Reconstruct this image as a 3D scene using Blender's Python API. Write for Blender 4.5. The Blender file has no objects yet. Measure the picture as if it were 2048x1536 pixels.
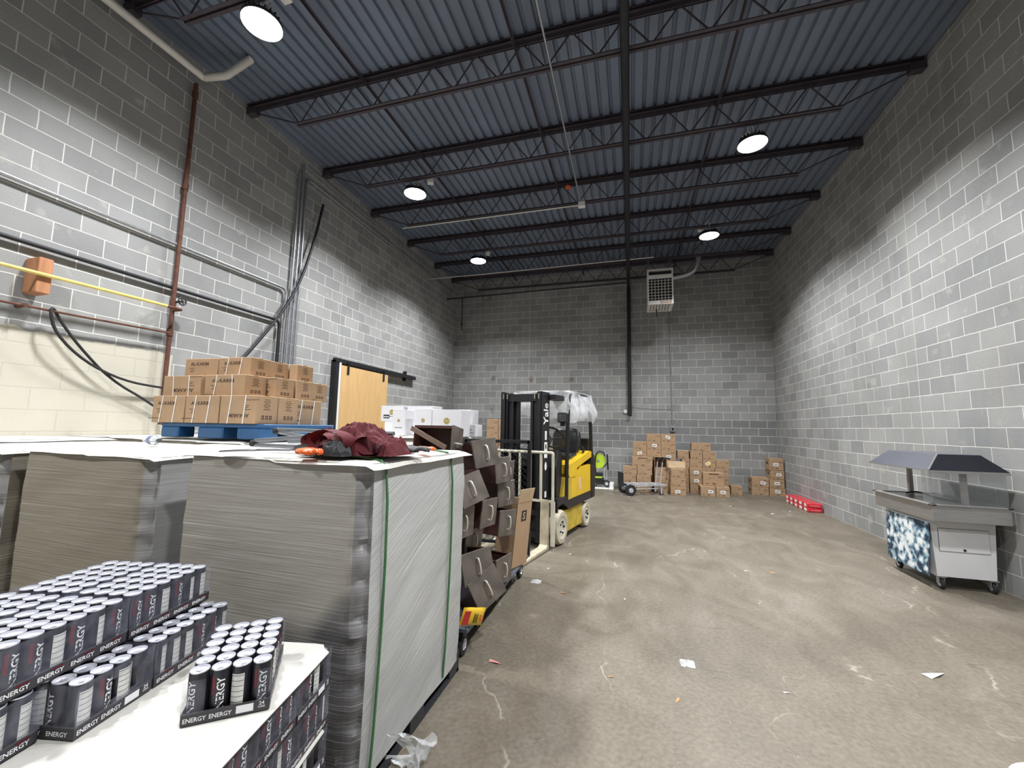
import bpy, bmesh, math, random
from mathutils import Vector, Matrix, Euler, noise
random.seed(11)
S = bpy.context.scene
COL = S.collection
PI = math.pi
def R(d): return math.radians(d)

# ------------------------------------------------------------------ camera
W = 22 * .4064            # room width (22 blocks)
YF = -15.8                # wall behind the camera
ZC = 6.2                  # underside of the roof deck
cam_d = bpy.data.cameras.new('camera'); cam = bpy.data.objects.new('camera', cam_d); COL.objects.link(cam)
yaw, pit, rol = R(-16.105), R(5.988), R(1.024)
Fv = Vector((math.sin(yaw)*math.cos(pit), math.cos(yaw)*math.cos(pit), math.sin(pit)))
R0 = Fv.cross(Vector((0, 0, 1))).normalized(); U0 = R0.cross(Fv)
Rv = math.cos(rol)*R0 + math.sin(rol)*U0; Uv = -math.sin(rol)*R0 + math.cos(rol)*U0
cam.matrix_world = Matrix(((Rv.x, Uv.x, -Fv.x, 5.3725), (Rv.y, Uv.y, -Fv.y, -11.9823), (Rv.z, Uv.z, -Fv.z, 1.5434), (0, 0, 0, 1)))
cam_d.sensor_width = 36; cam_d.lens = 822.74*36/2048; cam_d.clip_start = .02; cam_d.clip_end = 60
S.camera = cam
# ------------------------------------------------------------------ world, exposure
wd = bpy.data.worlds.new('world'); S.world = wd; wd.use_nodes = True
wd.node_tree.nodes['Background'].inputs[0].default_value = (.35, .42, .55, 1)
wd.node_tree.nodes['Background'].inputs[1].default_value = .02
S.view_settings.view_transform = 'Standard'; S.view_settings.look = 'None'
S.view_settings.gamma = 1; S.view_settings.use_curve_mapping = False
S.view_settings.exposure = 0.25
LAMP_W = 135; LAMP_SPREAD = 138; LAMP_COL = (.97, .985, 1.0)
LAMPS = [(1.88, -9.12), (1.86, -6.03), (1.90, -3.07), (7.04, -9.12), (7.04, -5.97), (6.96, -3.16), (1.88, -12.2), (7.04, -12.2)]
LAMP_Z = 5.5

# ------------------------------------------------------------------ materials
MATS = {}
def nd(nt, t, **kw):
    n = nt.nodes.new(t)
    for k, v in kw.items(): setattr(n, k, v)
    return n
def mat(name, col, rough=.6, metal=0, var=.08, vs=8, bump=0, bs=60, coat=0, emit=0, alpha=1, trans=0, spec=.5, stretch=(1, 1, 1)):
    if name in MATS: return MATS[name]
    m = bpy.data.materials.new(name); m.use_nodes = True; nt = m.node_tree
    b = nt.nodes['Principled BSDF']
    b.inputs['Roughness'].default_value = rough; b.inputs['Metallic'].default_value = metal
    b.inputs['Specular IOR Level'].default_value = spec
    if coat: b.inputs['Coat Weight'].default_value = coat; b.inputs['Coat Roughness'].default_value = .15
    tc = nd(nt, 'ShaderNodeTexCoord'); mp = nd(nt, 'ShaderNodeMapping'); mp.inputs['Scale'].default_value = stretch
    nt.links.new(tc.outputs['Object'], mp.inputs[0])
    n = nd(nt, 'ShaderNodeTexNoise'); n.inputs['Scale'].default_value = vs; n.inputs['Detail'].default_value = 5
    nt.links.new(mp.outputs[0], n.inputs['Vector'])
    r = nd(nt, 'ShaderNodeMapRange'); r.inputs[1].default_value = .3; r.inputs[2].default_value = .7
    r.inputs[3].default_value = 1-var; r.inputs[4].default_value = 1+var
    nt.links.new(n.outputs['Fac'], r.inputs[0])
    mx = nd(nt, 'ShaderNodeVectorMath', operation='SCALE'); mx.inputs[0].default_value = col
    nt.links.new(r.outputs[0], mx.inputs['Scale']); nt.links.new(mx.outputs[0], b.inputs['Base Color'])
    if bump:
        n2 = nd(nt, 'ShaderNodeTexNoise'); n2.inputs['Scale'].default_value = bs; n2.inputs['Detail'].default_value = 6
        nt.links.new(mp.outputs[0], n2.inputs['Vector'])
        bp = nd(nt, 'ShaderNodeBump'); bp.inputs['Strength'].default_value = bump; bp.inputs['Distance'].default_value = .01
        nt.links.new(n2.outputs['Fac'], bp.inputs['Height']); nt.links.new(bp.outputs[0], b.inputs['Normal'])
    if emit: b.inputs['Emission Color'].default_value = (*col, 1); b.inputs['Emission Strength'].default_value = emit
    if alpha < 1: b.inputs['Alpha'].default_value = alpha
    if trans: b.inputs['Transmission Weight'].default_value = trans
    MATS[name] = m
    return m
def film_mat(name, fac, col, rough=.18, bscale=30, bstr=.5, stretch=(1, 1, 1), var=.15):
    """clear plastic film: part see-through, part shiny, wrinkled"""
    m = bpy.data.materials.new(name); m.use_nodes = True; nt = m.node_tree
    b = nt.nodes['Principled BSDF']; out = nt.nodes['Material Output']
    b.inputs['Base Color'].default_value = (*col, 1); b.inputs['Roughness'].default_value = rough
    tc = nd(nt, 'ShaderNodeTexCoord'); mp = nd(nt, 'ShaderNodeMapping'); mp.inputs['Scale'].default_value = stretch
    nt.links.new(tc.outputs['Object'], mp.inputs[0])
    n = nd(nt, 'ShaderNodeTexNoise'); n.inputs['Scale'].default_value = bscale; n.inputs['Detail'].default_value = 4; n.inputs['Distortion'].default_value = .6
    nt.links.new(mp.outputs[0], n.inputs['Vector'])
    bp = nd(nt, 'ShaderNodeBump'); bp.inputs['Strength'].default_value = bstr; bp.inputs['Distance'].default_value = .01
    nt.links.new(n.outputs['Fac'], bp.inputs['Height']); nt.links.new(bp.outputs[0], b.inputs['Normal'])
    r = nd(nt, 'ShaderNodeMapRange'); r.inputs[1].default_value = .35; r.inputs[2].default_value = .7
    r.inputs[3].default_value = max(0, fac-var); r.inputs[4].default_value = min(1, fac+var)
    nt.links.new(n.outputs['Fac'], r.inputs[0])
    t = nd(nt, 'ShaderNodeBsdfTransparent'); mx = nd(nt, 'ShaderNodeMixShader')
    nt.links.new(r.outputs[0], mx.inputs[0]); nt.links.new(t.outputs[0], mx.inputs[1]); nt.links.new(b.outputs[0], mx.inputs[2])
    nt.links.new(mx.outputs[0], out.inputs[0])
    MATS[name] = m
    return m
def ramp(nt, src, stops):
    r = nd(nt, 'ShaderNodeValToRGB'); e = r.color_ramp.elements
    while len(e) < len(stops): e.new(.5)
    for i, (p, c) in enumerate(stops): e[i].position = p; e[i].color = (*c, 1)
    nt.links.new(src, r.inputs[0]); return r
def mth(nt, op, a, b=None, clamp=False):
    n = nd(nt, 'ShaderNodeMath', operation=op); n.use_clamp = clamp
    for i, v in enumerate((a, b)):
        if v is None: continue
        if isinstance(v, (int, float)): n.inputs[i].default_value = v
        else: nt.links.new(v, n.inputs[i])
    return n.outputs[0]
def mixc(nt, f, a, b, blend='MIX'):
    n = nd(nt, 'ShaderNodeMix', data_type='RGBA', blend_type=blend)
    for s, v in ((0, f), (6, a), (7, b)):
        if isinstance(v, (int, float)): n.inputs[s].default_value = v
        elif isinstance(v, tuple): n.inputs[s].default_value = (*v, 1)
        else: nt.links.new(v, n.inputs[s])
    return n.outputs[2]

JLEFT = -5.42
def block_mat(name, axis, shift, kind=''):
    m = bpy.data.materials.new(name); m.use_nodes = True; nt = m.node_tree; b = nt.nodes['Principled BSDF']
    b.inputs['Roughness'].default_value = .9; b.inputs['Specular IOR Level'].default_value = .2
    tc = nd(nt, 'ShaderNodeTexCoord'); sp = nd(nt, 'ShaderNodeSeparateXYZ'); nt.links.new(tc.outputs['Object'], sp.inputs[0])
    n0 = nd(nt, 'ShaderNodeTexNoise'); n0.inputs['Scale'].default_value = 6; nt.links.new(tc.outputs['Object'], n0.inputs['Vector'])
    wob = mth(nt, 'MULTIPLY', mth(nt, 'SUBTRACT', n0.outputs['Fac'], .5), .012)
    h = mth(nt, 'ADD', mth(nt, 'ADD', sp.outputs[axis], 40.64+shift), wob)
    z = mth(nt, 'ADD', sp.outputs[2], wob)
    cb = nd(nt, 'ShaderNodeCombineXYZ'); nt.links.new(h, cb.inputs[0]); nt.links.new(z, cb.inputs[1])
    br = nd(nt, 'ShaderNodeTexBrick'); br.offset = .5; br.offset_frequency = 2; br.squash = 1
    for k, v in (('Scale', 1), ('Mortar Size', .0055), ('Mortar Smooth', .25), ('Bias', -.1), ('Brick Width', .4064), ('Row Height', .2032)): br.inputs[k].default_value = v
    br.inputs['Color1'].default_value = (.318, .320, .314, 1); br.inputs['Color2'].default_value = (.238, .242, .243, 1)
    br.inputs['Mortar'].default_value = (.62, .612, .575, 1)
    nt.links.new(cb.outputs[0], br.inputs['Vector'])
    col = br.outputs['Color']
    for jc in {'back': (6.096, 2.44), 'right': (-5.486, -1.829, -9.144), 'left': (JLEFT,)}.get(kind, ()):   # straight control joints
        dj = mth(nt, 'ABSOLUTE', mth(nt, 'SUBTRACT', mth(nt, 'ADD', sp.outputs[axis], wob), jc))
        col = mixc(nt, mth(nt, 'MULTIPLY', mth(nt, 'LESS_THAN', dj, .005), .7), col, (.60, .59, .55))
    if kind == 'back':      # the darker courses of block low on this wall
        r = mth(nt, 'MULTIPLY', mth(nt, 'GREATER_THAN', z, 1.016), mth(nt, 'LESS_THAN', z, 1.83))
        r = mth(nt, 'MULTIPLY', r, mth(nt, 'SUBTRACT', 1, br.outputs['Fac']))
        col = mixc(nt, mth(nt, 'MULTIPLY', r, .5), col, (.15, .155, .162))
    # fine grain and broad tone
    n1 = nd(nt, 'ShaderNodeTexNoise'); n1.inputs['Scale'].default_value = 90; n1.inputs['Detail'].default_value = 4; nt.links.new(tc.outputs['Object'], n1.inputs['Vector'])
    n2 = nd(nt, 'ShaderNodeTexNoise'); n2.inputs['Scale'].default_value = 1.3; n2.inputs['Detail'].default_value = 7; nt.links.new(tc.outputs['Object'], n2.inputs['Vector'])
    g = mth(nt, 'ADD', mth(nt, 'MULTIPLY', n1.outputs['Fac'], .35), mth(nt, 'MULTIPLY', n2.outputs['Fac'], .6)); g = mth(nt, 'ADD', g, .53)
    v = nd(nt, 'ShaderNodeVectorMath', operation='SCALE'); nt.links.new(col, v.inputs[0]); nt.links.new(g, v.inputs['Scale']); col = v.outputs[0]
    # mortar smears and patches
    n3 = nd(nt, 'ShaderNodeTexNoise'); n3.inputs['Scale'].default_value = 4.5; n3.inputs['Detail'].default_value = 8; nt.links.new(tc.outputs['Object'], n3.inputs['Vector'])
    sm = ramp(nt, n3.outputs['Fac'], [(.62, (0, 0, 0)), (.72, (.5, .5, .5))])
    col = mixc(nt, sm.outputs[0], col, (.46, .45, .41))
    if kind == 'right':
        mps = nd(nt, 'ShaderNodeMapping'); mps.inputs['Scale'].default_value = (1, 6, .5); nt.links.new(tc.outputs['Object'], mps.inputs[0])
        n5 = nd(nt, 'ShaderNodeTexNoise'); n5.inputs['Scale'].default_value = 1.2; n5.inputs['Detail'].default_value = 6; nt.links.new(mps.outputs[0], n5.inputs['Vector'])
        col = mixc(nt, ramp(nt, n5.outputs['Fac'], [(.50, (0, 0, 0)), (.72, (.35, .35, .35))]).outputs[0], col, (.36, .34, .30))
    if kind == 'left':      # cream paint low on the near end
        n4 = nd(nt, 'ShaderNodeTexNoise'); n4.inputs['Scale'].default_value = 3; n4.inputs['Detail'].default_value = 8; nt.links.new(tc.outputs['Object'], n4.inputs['Vector'])
        j = mth(nt, 'MULTIPLY', mth(nt, 'SUBTRACT', n4.outputs['Fac'], .5), .22)
        p = mth(nt, 'MULTIPLY', mth(nt, 'LESS_THAN', mth(nt, 'ADD', sp.outputs[1], mth(nt, 'MULTIPLY', j, .3)), -8.35), mth(nt, 'LESS_THAN', mth(nt, 'ADD', sp.outputs[2], j), 2.36))
        pc = mixc(nt, mth(nt, 'MULTIPLY', n4.outputs['Fac'], .5), (.55, .525, .45), (.47, .43, .34))
        pc = mixc(nt, mth(nt, 'MULTIPLY', br.outputs['Fac'], .35), pc, (.40, .38, .32))
        col = mixc(nt, p, col, pc)
    if kind == 'back':      # rust bleeding from old anchors
        for (rx, rz) in ((1.314, 3.03), (2.505, 3.01), (3.724, 2.99), (1.29, 1.98), (2.54, 1.62)):
            dx = mth(nt, 'MULTIPLY', mth(nt, 'SUBTRACT', sp.outputs[0], rx), 1.3); dz = mth(nt, 'MULTIPLY', mth(nt, 'SUBTRACT', sp.outputs[2], rz), .8)
            d = mth(nt, 'ADD', mth(nt, 'MULTIPLY', dx, dx), mth(nt, 'MULTIPLY', dz, dz))
            d = mth(nt, 'ADD', d, mth(nt, 'MULTIPLY', mth(nt, 'SUBTRACT', n3.outputs['Fac'], .45), .06))
            f = mth(nt, 'SUBTRACT', .6, mth(nt, 'MULTIPLY', d, 45), clamp=True)
            col = mixc(nt, f, col, (.10, .045, .02))
    nt.links.new(col, b.inputs['Base Color'])
    hgt = mth(nt, 'ADD', mth(nt, 'MULTIPLY', br.outputs['Fac'], -.6), mth(nt, 'MULTIPLY', n1.outputs['Fac'], .35))
    bp = nd(nt, 'ShaderNodeBump'); bp.inputs['Strength'].default_value = .5; bp.inputs['Distance'].default_value = .008
    nt.links.new(hgt, bp.inputs['Height']); nt.links.new(bp.outputs[0], b.inputs['Normal'])
    return m

def floor_mat():
    m = bpy.data.materials.new('worn_concrete'); m.use_nodes = True; nt = m.node_tree; b = nt.nodes['Principled BSDF']
    tc = nd(nt, 'ShaderNodeTexCoord')
    def ns(s, d=6, dist=0, sc=(1, 1, 1)):
        mp = nd(nt, 'ShaderNodeMapping'); mp.inputs['Scale'].default_value = sc; nt.links.new(tc.outputs['Object'], mp.inputs[0])
        n = nd(nt, 'ShaderNodeTexNoise'); n.inputs['Scale'].default_value = s; n.inputs['Detail'].default_value = d; n.inputs['Distortion'].default_value = dist
        nt.links.new(mp.outputs[0], n.inputs['Vector']); return n.outputs['Fac']
    a = ns(.55, 8, .8); c = ns(2.6, 9, 1.2, (1, .55, 1)); g = ns(38, 8); st = ns(7, 8, 2.0, (.5, 1.5, 1))
    col = ramp(nt, a, [(.30, (.118, .103, .080)), (.5, (.154, .131, .100)), (.70, (.186, .163, .130))]).outputs[0]
    col = mixc(nt, .45, col, ramp(nt, c, [(.32, (.112, .097, .074)), (.52, (.154, .131, .100)), (.68, (.194, .171, .140))]).outputs[0])
    v = nd(nt, 'ShaderNodeVectorMath', operation='SCALE'); nt.links.new(col, v.inputs[0])
    nt.links.new(mth(nt, 'ADD', mth(nt, 'MULTIPLY', g, .9), .56), v.inputs['Scale']); col = v.outputs[0]
    col = mixc(nt, ramp(nt, st, [(.66, (0, 0, 0)), (.76, (.6, .6, .6))]).outputs[0], col, (.085, .07, .052))
    sp = ns(70, 2); col = mixc(nt, ramp(nt, sp, [(.74, (0, 0, 0)), (.78, (.7, .7, .7))]).outputs[0], col, (.46, .43, .36))
    # pale wandering scratches
    mp = nd(nt, 'ShaderNodeMapping'); mp.inputs['Scale'].default_value = (.9, .35, 1); nt.links.new(tc.outputs['Object'], mp.inputs[0])
    vo = nd(nt, 'ShaderNodeTexVoronoi', feature='DISTANCE_TO_EDGE'); vo.inputs['Scale'].default_value = .8
    wv = nd(nt, 'ShaderNodeTexNoise'); wv.inputs['Scale'].default_value = 3; wv.inputs['Detail'].default_value = 6; nt.links.new(tc.outputs['Object'], wv.inputs['Vector'])
    va = nd(nt, 'ShaderNodeVectorMath', operation='MULTIPLY_ADD'); nt.links.new(wv.outputs['Color'], va.inputs[0]); va.inputs[1].default_value = (.35, .35, 0); nt.links.new(mp.outputs[0], va.inputs[2])
    nt.links.new(va.outputs[0], vo.inputs['Vector'])
    sc = mth(nt, 'MULTIPLY', mth(nt, 'SUBTRACT', 1, mth(nt, 'MULTIPLY', vo.outputs['Distance'], 170), clamp=True), ramp(nt, c, [(.5, (0, 0, 0)), (.62, (.55, .55, .55))]).outputs[0])
    col = mixc(nt, sc, col, (.48, .44, .37))
    nt.links.new(col, b.inputs['Base Color'])
    nt.links.new(ramp(nt, c, [(.3, (.38, .38, .38)), (.7, (.62, .62, .62))]).outputs[0], b.inputs['Roughness'])
    b.inputs['Specular IOR Level'].default_value = .4
    bp = nd(nt, 'ShaderNodeBump'); bp.inputs['Strength'].default_value = .25; bp.inputs['Distance'].default_value = .01
    nt.links.new(g, bp.inputs['Height']); nt.links.new(bp.outputs[0], b.inputs['Normal'])
    return m

def wrap_mat(name, pa, pb, dark, dlo, dhi, axis, streak=1.0, tilt=0, fb=.3, lean=0):
    """paper lined cans under many turns of stretch film. dark = tone of the cans where no paper hangs"""
    m = bpy.data.materials.new(name); m.use_nodes = True; nt = m.node_tree; b = nt.nodes['Principled BSDF']
    tc = nd(nt, 'ShaderNodeTexCoord'); sp = nd(nt, 'ShaderNodeSeparateXYZ'); nt.links.new(tc.outputs['Object'], sp.inputs[0])
    def ns(s, sc, d=5, dist=.4):
        mp = nd(nt, 'ShaderNodeMapping'); mp.vector_type = 'TEXTURE' if False else 'POINT'; mp.inputs['Scale'].default_value = sc
        rt = nd(nt, 'ShaderNodeVectorRotate', rotation_type='X_AXIS'); rt.inputs['Angle'].default_value = R(tilt); nt.links.new(tc.outputs['Object'], rt.inputs['Vector']); nt.links.new(rt.outputs[0], mp.inputs[0])
        n = nd(nt, 'ShaderNodeTexNoise'); n.inputs['Scale'].default_value = s; n.inputs['Detail'].default_value = d; n.inputs['Distortion'].default_value = dist
        nt.links.new(mp.outputs[0], n.inputs['Vector']); return n.outputs['Fac']
    def ns_old(s, sc, d=5, dist=.4):
        mp = nd(nt, 'ShaderNodeMapping'); mp.inputs['Scale'].default_value = sc; nt.links.new(tc.outputs['Object'], mp.inputs[0])
        n = nd(nt, 'ShaderNodeTexNoise'); n.inputs['Scale'].default_value = s; n.inputs['Detail'].default_value = d; n.inputs['Distortion'].default_value = dist
        nt.links.new(mp.outputs[0], n.inputs['Vector']); return n.outputs['Fac']
    TILT = tilt
    big = ns(1.6, (1, 1, .8), 3); fine = ns(9, (.28, .28, 14), 5, .15)
    col = mixc(nt, big, pa, pb)
    # lower and outer areas where the paper ends and the cans show dark through the film
    zz = mth(nt, 'ADD', mth(nt, 'MULTIPLY', mth(nt, 'SUBTRACT', 1.0, sp.outputs[2]), .8), mth(nt, 'MULTIPLY', sp.outputs[0], lean))
    f = mth(nt, 'ADD', mth(nt, 'MULTIPLY', ns(1.1, (1, 1, 1.2), 2, .6), 1.1), zz)
    dk = ramp(nt, f, [(dlo, (0, 0, 0)), (dhi, (1, 1, 1))]).outputs[0]
    col = mixc(nt, mth(nt, 'MULTIPLY', dk, dark), col, (.062, .063, .074))
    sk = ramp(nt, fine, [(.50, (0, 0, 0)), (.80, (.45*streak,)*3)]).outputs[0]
    glint = ns(5, (.22, .22, 26), 3, .1)  # glossy film highlights, painted into the base colour as thin bright streaks
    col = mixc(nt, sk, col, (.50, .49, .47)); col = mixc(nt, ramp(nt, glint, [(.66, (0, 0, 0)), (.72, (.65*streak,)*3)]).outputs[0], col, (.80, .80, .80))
    nt.links.new(col, b.inputs['Base Color'])
    b.inputs['Roughness'].default_value = .55; b.inputs['Coat Weight'].default_value = .45; b.inputs['Coat Roughness'].default_value = .22
    bp = nd(nt, 'ShaderNodeBump'); bp.inputs['Strength'].default_value = fb; bp.inputs['Distance'].default_value = .010
    nt.links.new(fine, bp.inputs['Height']); nt.links.new(bp.outputs[0], b.inputs['Normal']); nt.links.new(bp.outputs[0], b.inputs['Coat Normal'])
    MATS[name] = m
    return m

# ------------------------------------------------------------------ mesh helpers
TXT = {}
def text_data(s):
    if s not in TXT:
        c = bpy.data.curves.new('t', 'FONT'); c.body = s; c.size = 1; c.resolution_u = 2; c.offset = .018
        o = bpy.data.objects.new('t', c); me = bpy.data.meshes.new_from_object(o)
        vs = [v.co.copy() for v in me.vertices]; fs = [tuple(p.vertices) for p in me.polygons]
        x0 = min(v.x for v in vs); x1 = max(v.x for v in vs); y0 = min(v.y for v in vs); y1 = max(v.y for v in vs)
        vs = [((v.x-(x0+x1)/2)/(x1-x0), (v.y-(y0+y1)/2)/(y1-y0)) for v in vs]
        bpy.data.objects.remove(o); bpy.data.curves.remove(c); bpy.data.meshes.remove(me)
        TXT[s] = (vs, fs)
    return TXT[s]
class MB:
    def __init__(s): s.v = []; s.f = []; s.m = []; s.M = Matrix()
    def mesh(s, vs, fs, mi=0, M=None):
        n = len(s.v); T = s.M @ M if M else s.M
        s.v += [T @ Vector(v) for v in vs]; s.f += [tuple(i+n for i in f) for f in fs]; s.m += [mi]*len(fs); return s
    def box(s, x0, x1, y0, y1, z0, z1, mi=0, M=None, taper=None):
        vs = [(x, y, z) for z in (z0, z1) for y in (y0, y1) for x in (x0, x1)]
        return s.mesh(vs, [(0, 2, 3, 1), (4, 5, 7, 6), (0, 1, 5, 4), (2, 6, 7, 3), (0, 4, 6, 2), (1, 3, 7, 5)], mi, M)
    def rbox(s, x0, x1, y0, y1, z0, z1, r, mi=0, M=None):
        """box with chamfered edges"""
        vs = []; xs = (x0, x1); ys = (y0, y1); zs = (z0, z1); idx = {}
        for i in (0, 1):
            for j in (0, 1):
                for k in (0, 1):
                    c = (xs[i], ys[j], zs[k]); d = (r if i == 0 else -r, r if j == 0 else -r, r if k == 0 else -r)
                    for a in range(3):
                        p = [c[q]+(0 if q == a else d[q]) for q in range(3)]; idx[(i, j, k, a)] = len(vs); vs.append(p)
        F = []
        def q(*t): F.append([idx[x] for x in t])
        for a in range(3):
            for e in (0, 1):
                o = [x for x in range(3) if x != a]; t = []
                for (u, v) in ((0, 0), (1, 0), (1, 1), (0, 1)):
                    k = [0, 0, 0]; k[a] = e; k[o[0]] = u; k[o[1]] = v; t.append((*k, a))
                q(*t)
        for a in range(3):      # edges along axis a
            o = [x for x in range(3) if x != a]
            for u in (0, 1):
                for v in (0, 1):
                    k0 = [0]*3; k1 = [0]*3; k0[a] = 0; k1[a] = 1
                    for k in (k0, k1): k[o[0]] = u; k[o[1]] = v
                    q((*k0, o[0]), (*k1, o[0]), (*k1, o[1]), (*k0, o[1]))
        for i in (0, 1):
            for j in (0, 1):
                for k in (0, 1): q((i, j, k, 0), (i, j, k, 1), (i, j, k, 2))
        return s.mesh(vs, F, mi, M)
    def cyl(s, p0, p1, r, seg=12, mi=0, r2=None, caps=True):
        p0 = Vector(p0); p1 = Vector(p1); d = (p1-p0); r2 = r if r2 is None else r2
        q = d.to_track_quat('Z', 'Y').to_matrix(); L = d.length
        vs = []
        for (rr, z) in ((r, 0), (r2, L)):
            for i in range(seg): a = 2*PI*i/seg; vs.append(p0+q @ Vector((rr*math.cos(a), rr*math.sin(a), z)))
        fs = [(i, (i+1) % seg, seg+(i+1) % seg, seg+i) for i in range(seg)]
        if caps: fs += [tuple(range(seg))[::-1], tuple(range(seg, 2*seg))]
        return s.mesh(vs, fs, mi)
    def tube(s, pts, r, seg=8, mi=0, smooth=1):
        P = [Vector(p) for p in pts]
        for _ in range(smooth):     # round the corners
            Q = [P[0]]
            for a, b in zip(P, P[1:]): Q += [a.lerp(b, .25), a.lerp(b, .75)]
            P = Q+[P[-1]]
        vs = []; n = len(P); up = None
        for i, p in enumerate(P):
            t = (P[min(i+1, n-1)]-P[max(i-1, 0)]).normalized()
            if up is None: up = t.orthogonal().normalized()
            up = (up-t*up.dot(t)); up = up.normalized() if up.length > 1e-6 else t.orthogonal().normalized()
            w = t.cross(up)
            for k in range(seg): a = 2*PI*k/seg; vs.append(p+up*r*math.cos(a)+w*r*math.sin(a))
        fs = [(i*seg+k, i*seg+(k+1) % seg, (i+1)*seg+(k+1) % seg, (i+1)*seg+k) for i in range(n-1) for k in range(seg)]
        fs += [tuple(range(seg))[::-1], tuple(range((n-1)*seg, n*seg))]
        return s.mesh(vs, fs, mi)
    def lathe(s, prof, seg=20, mi=0, M=None, mis=None):
        vs = [(r*math.cos(2*PI*i/seg), r*math.sin(2*PI*i/seg), z) for r, z in prof for i in range(seg)]
        for j in range(len(prof)-1):
            fs = [(j*seg+i, j*seg+(i+1) % seg, (j+1)*seg+(i+1) % seg, (j+1)*seg+i) for i in range(seg)]
            s.mesh(vs if j == 0 else [], [], mi, M) if j == 0 else None
            base = len(s.v)-len(vs)
            s.f += [tuple(q+base for q in f) for f in fs]; s.m += [(mis[j] if mis else mi)]*seg
        return s
    def prism(s, poly, a, b, mi=0, M=None, axis='y'):
        n = len(poly)
        f = {'y': lambda p, t: (p[0], t, p[1]), 'x': lambda p, t: (t, p[0], p[1]), 'z': lambda p, t: (p[0], p[1], t)}[axis]
        vs = [f(p, a) for p in poly]+[f(p, b) for p in poly]
        fs = [(i, (i+1) % n, n+(i+1) % n, n+i) for i in range(n)]+[tuple(range(n))[::-1], tuple(range(n, 2*n))]
        return s.mesh(vs, fs, mi, M)
    def text(s, txt, w, h, M, mi=0, fn=None):
        vs, fs = text_data(txt)
        p = [(x*w, y*h, 0) for x, y in vs]
        if fn: p = [fn(*q) for q in p]
        return s.mesh(p, fs, mi, M)
    def build(s, name, mats, parent=None, smooth=False, loc=None, rot=None, recalc=True):
        me = bpy.data.meshes.new(name); me.from_pydata([tuple(v) for v in s.v], [], s.f)
        if not isinstance(mats, (list, tuple)): mats = [mats]
        for m in mats: me.materials.append(m)
        me.polygons.foreach_set('material_index', s.m)
        if recalc:
            b = bmesh.new(); b.from_mesh(me); bmesh.ops.recalc_face_normals(b, faces=b.faces); b.to_mesh(me); b.free()
        if smooth:
            me.polygons.foreach_set('use_smooth', [True]*len(me.polygons))
            try: me.set_sharp_from_angle(angle=R(38))
            except Exception: pass
        o = bpy.data.objects.new(name, me); COL.objects.link(o)
        if parent: o.parent = parent
        if loc: o.location = loc
        if rot: o.rotation_euler = rot
        return o
def box(*a, **k): return MB().box(*a, **k)
def face_m(origin, xdir, ydir):
    """matrix placing flat text: x along xdir, y along ydir"""
    x = Vector(xdir).normalized(); y = Vector(ydir).normalized(); z = x.cross(y)
    return Matrix(((x.x, y.x, z.x, origin[0]), (x.y, y.y, z.y, origin[1]), (x.z, y.z, z.z, origin[2]), (0, 0, 0, 1)))
def tag(o, label, cat, group=None, kind=None):
    o['label'] = label; o['category'] = cat
    if group: o['group'] = group
    if kind: o['kind'] = kind
    return o
def empty(name, loc=(0, 0, 0), rz=0, label=None, cat=None, group=None, rot=None):
    o = bpy.data.objects.new(name, None); COL.objects.link(o); o.location = loc; o.rotation_euler = rot or (0, 0, rz); o.empty_display_size = .1
    if label: tag(o, label, cat, group)
    return o
def kids(o): return [c for c in ALLC.get(o.name, [])]
def copy_tree(o, parent=None):
    c = o.copy(); COL.objects.link(c)
    if parent: c.parent = parent
    for ch in o.children: copy_tree(ch, c)
    return c
def struct(o): o['kind'] = 'structure'; return o

# ------------------------------------------------------------------ room shell
G = .15
struct(MB().box(-G, W+G, YF-G, G, -.2, 0).build('floor', floor_mat()))
struct(MB().box(-G, W+G, 0, G, 0, ZC+.05).build('wall_back', block_mat('block_back', 0, 0, 'back')))
struct(MB().box(-G, 0, YF, 0, 0, ZC+.05).build('wall_left', block_mat('block_left', 1, 0, 'left')))
struct(MB().box(W, W+G, YF, 0, 0, ZC+.05).build('wall_right', block_mat('block_right', 1, .2032, 'right')))
struct(MB().box(-G, W+G, YF-G, YF, 0, ZC+.05).build('wall_front', block_mat('block_front', 0, .1, '')))
deck = mat('roof_deck_paint', (.15, .185, .25), .5, .1, .15, 2.5, stretch=(1, .3, 1))
mb = MB(); P = .1524; prof = []
n = int(W/P)+1
for i in range(n):
    x = i*P
    prof += [(x, 0), (x+.095, 0), (x+.108, .038), (x+P-.013, .038)]
prof = [(min(p[0], W), ZC+p[1]) for p in prof if p[0] <= W+.1]+[(W, ZC)]
vs = [(x, YF, z) for x, z in prof]+[(x, 0, z) for x, z in prof]; k = len(prof)
mb.mesh(vs, [(i, i+1, k+i+1, k+i) for i in range(k-1)])
mb.box(-G, W+G, YF-G, G, ZC+.05, ZC+.1)
struct(mb.build('ceiling', deck, recalc=False))

# ------------------------------------------------------------------ palette
M_joist = mat('joist_primer', (.058, .046, .058), .55, .1, .2, 6)
M_blk = mat('black_paint', (.012, .012, .014), .45, .0, .1, 12)
M_iron = mat('black_iron', (.020, .021, .026), .5, .3, .2, 12)
M_rust = mat('rusty_pipe', (.115, .045, .028), .75, .2, .35, 14, bump=.3, bs=80)
M_galv = mat('galvanised_steel', (.42, .43, .45), .38, .75, .12, 20)
M_white = mat('white_paint', (.72, .72, .70), .5, 0, .04, 10)
M_pvc = mat('white_pvc', (.62, .60, .56), .4, 0, .05, 10)
M_yell = mat('gas_yellow', (.72, .60, .17), .45, 0, .1, 10)
M_wood = mat('pine_block', (.42, .19, .09), .7, 0, .25, 14, stretch=(1, 1, .2))
M_ply = mat('plywood', (.60, .385, .17), .55, 0, .09, 5, stretch=(1, 3, .5), coat=.1)
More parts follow.
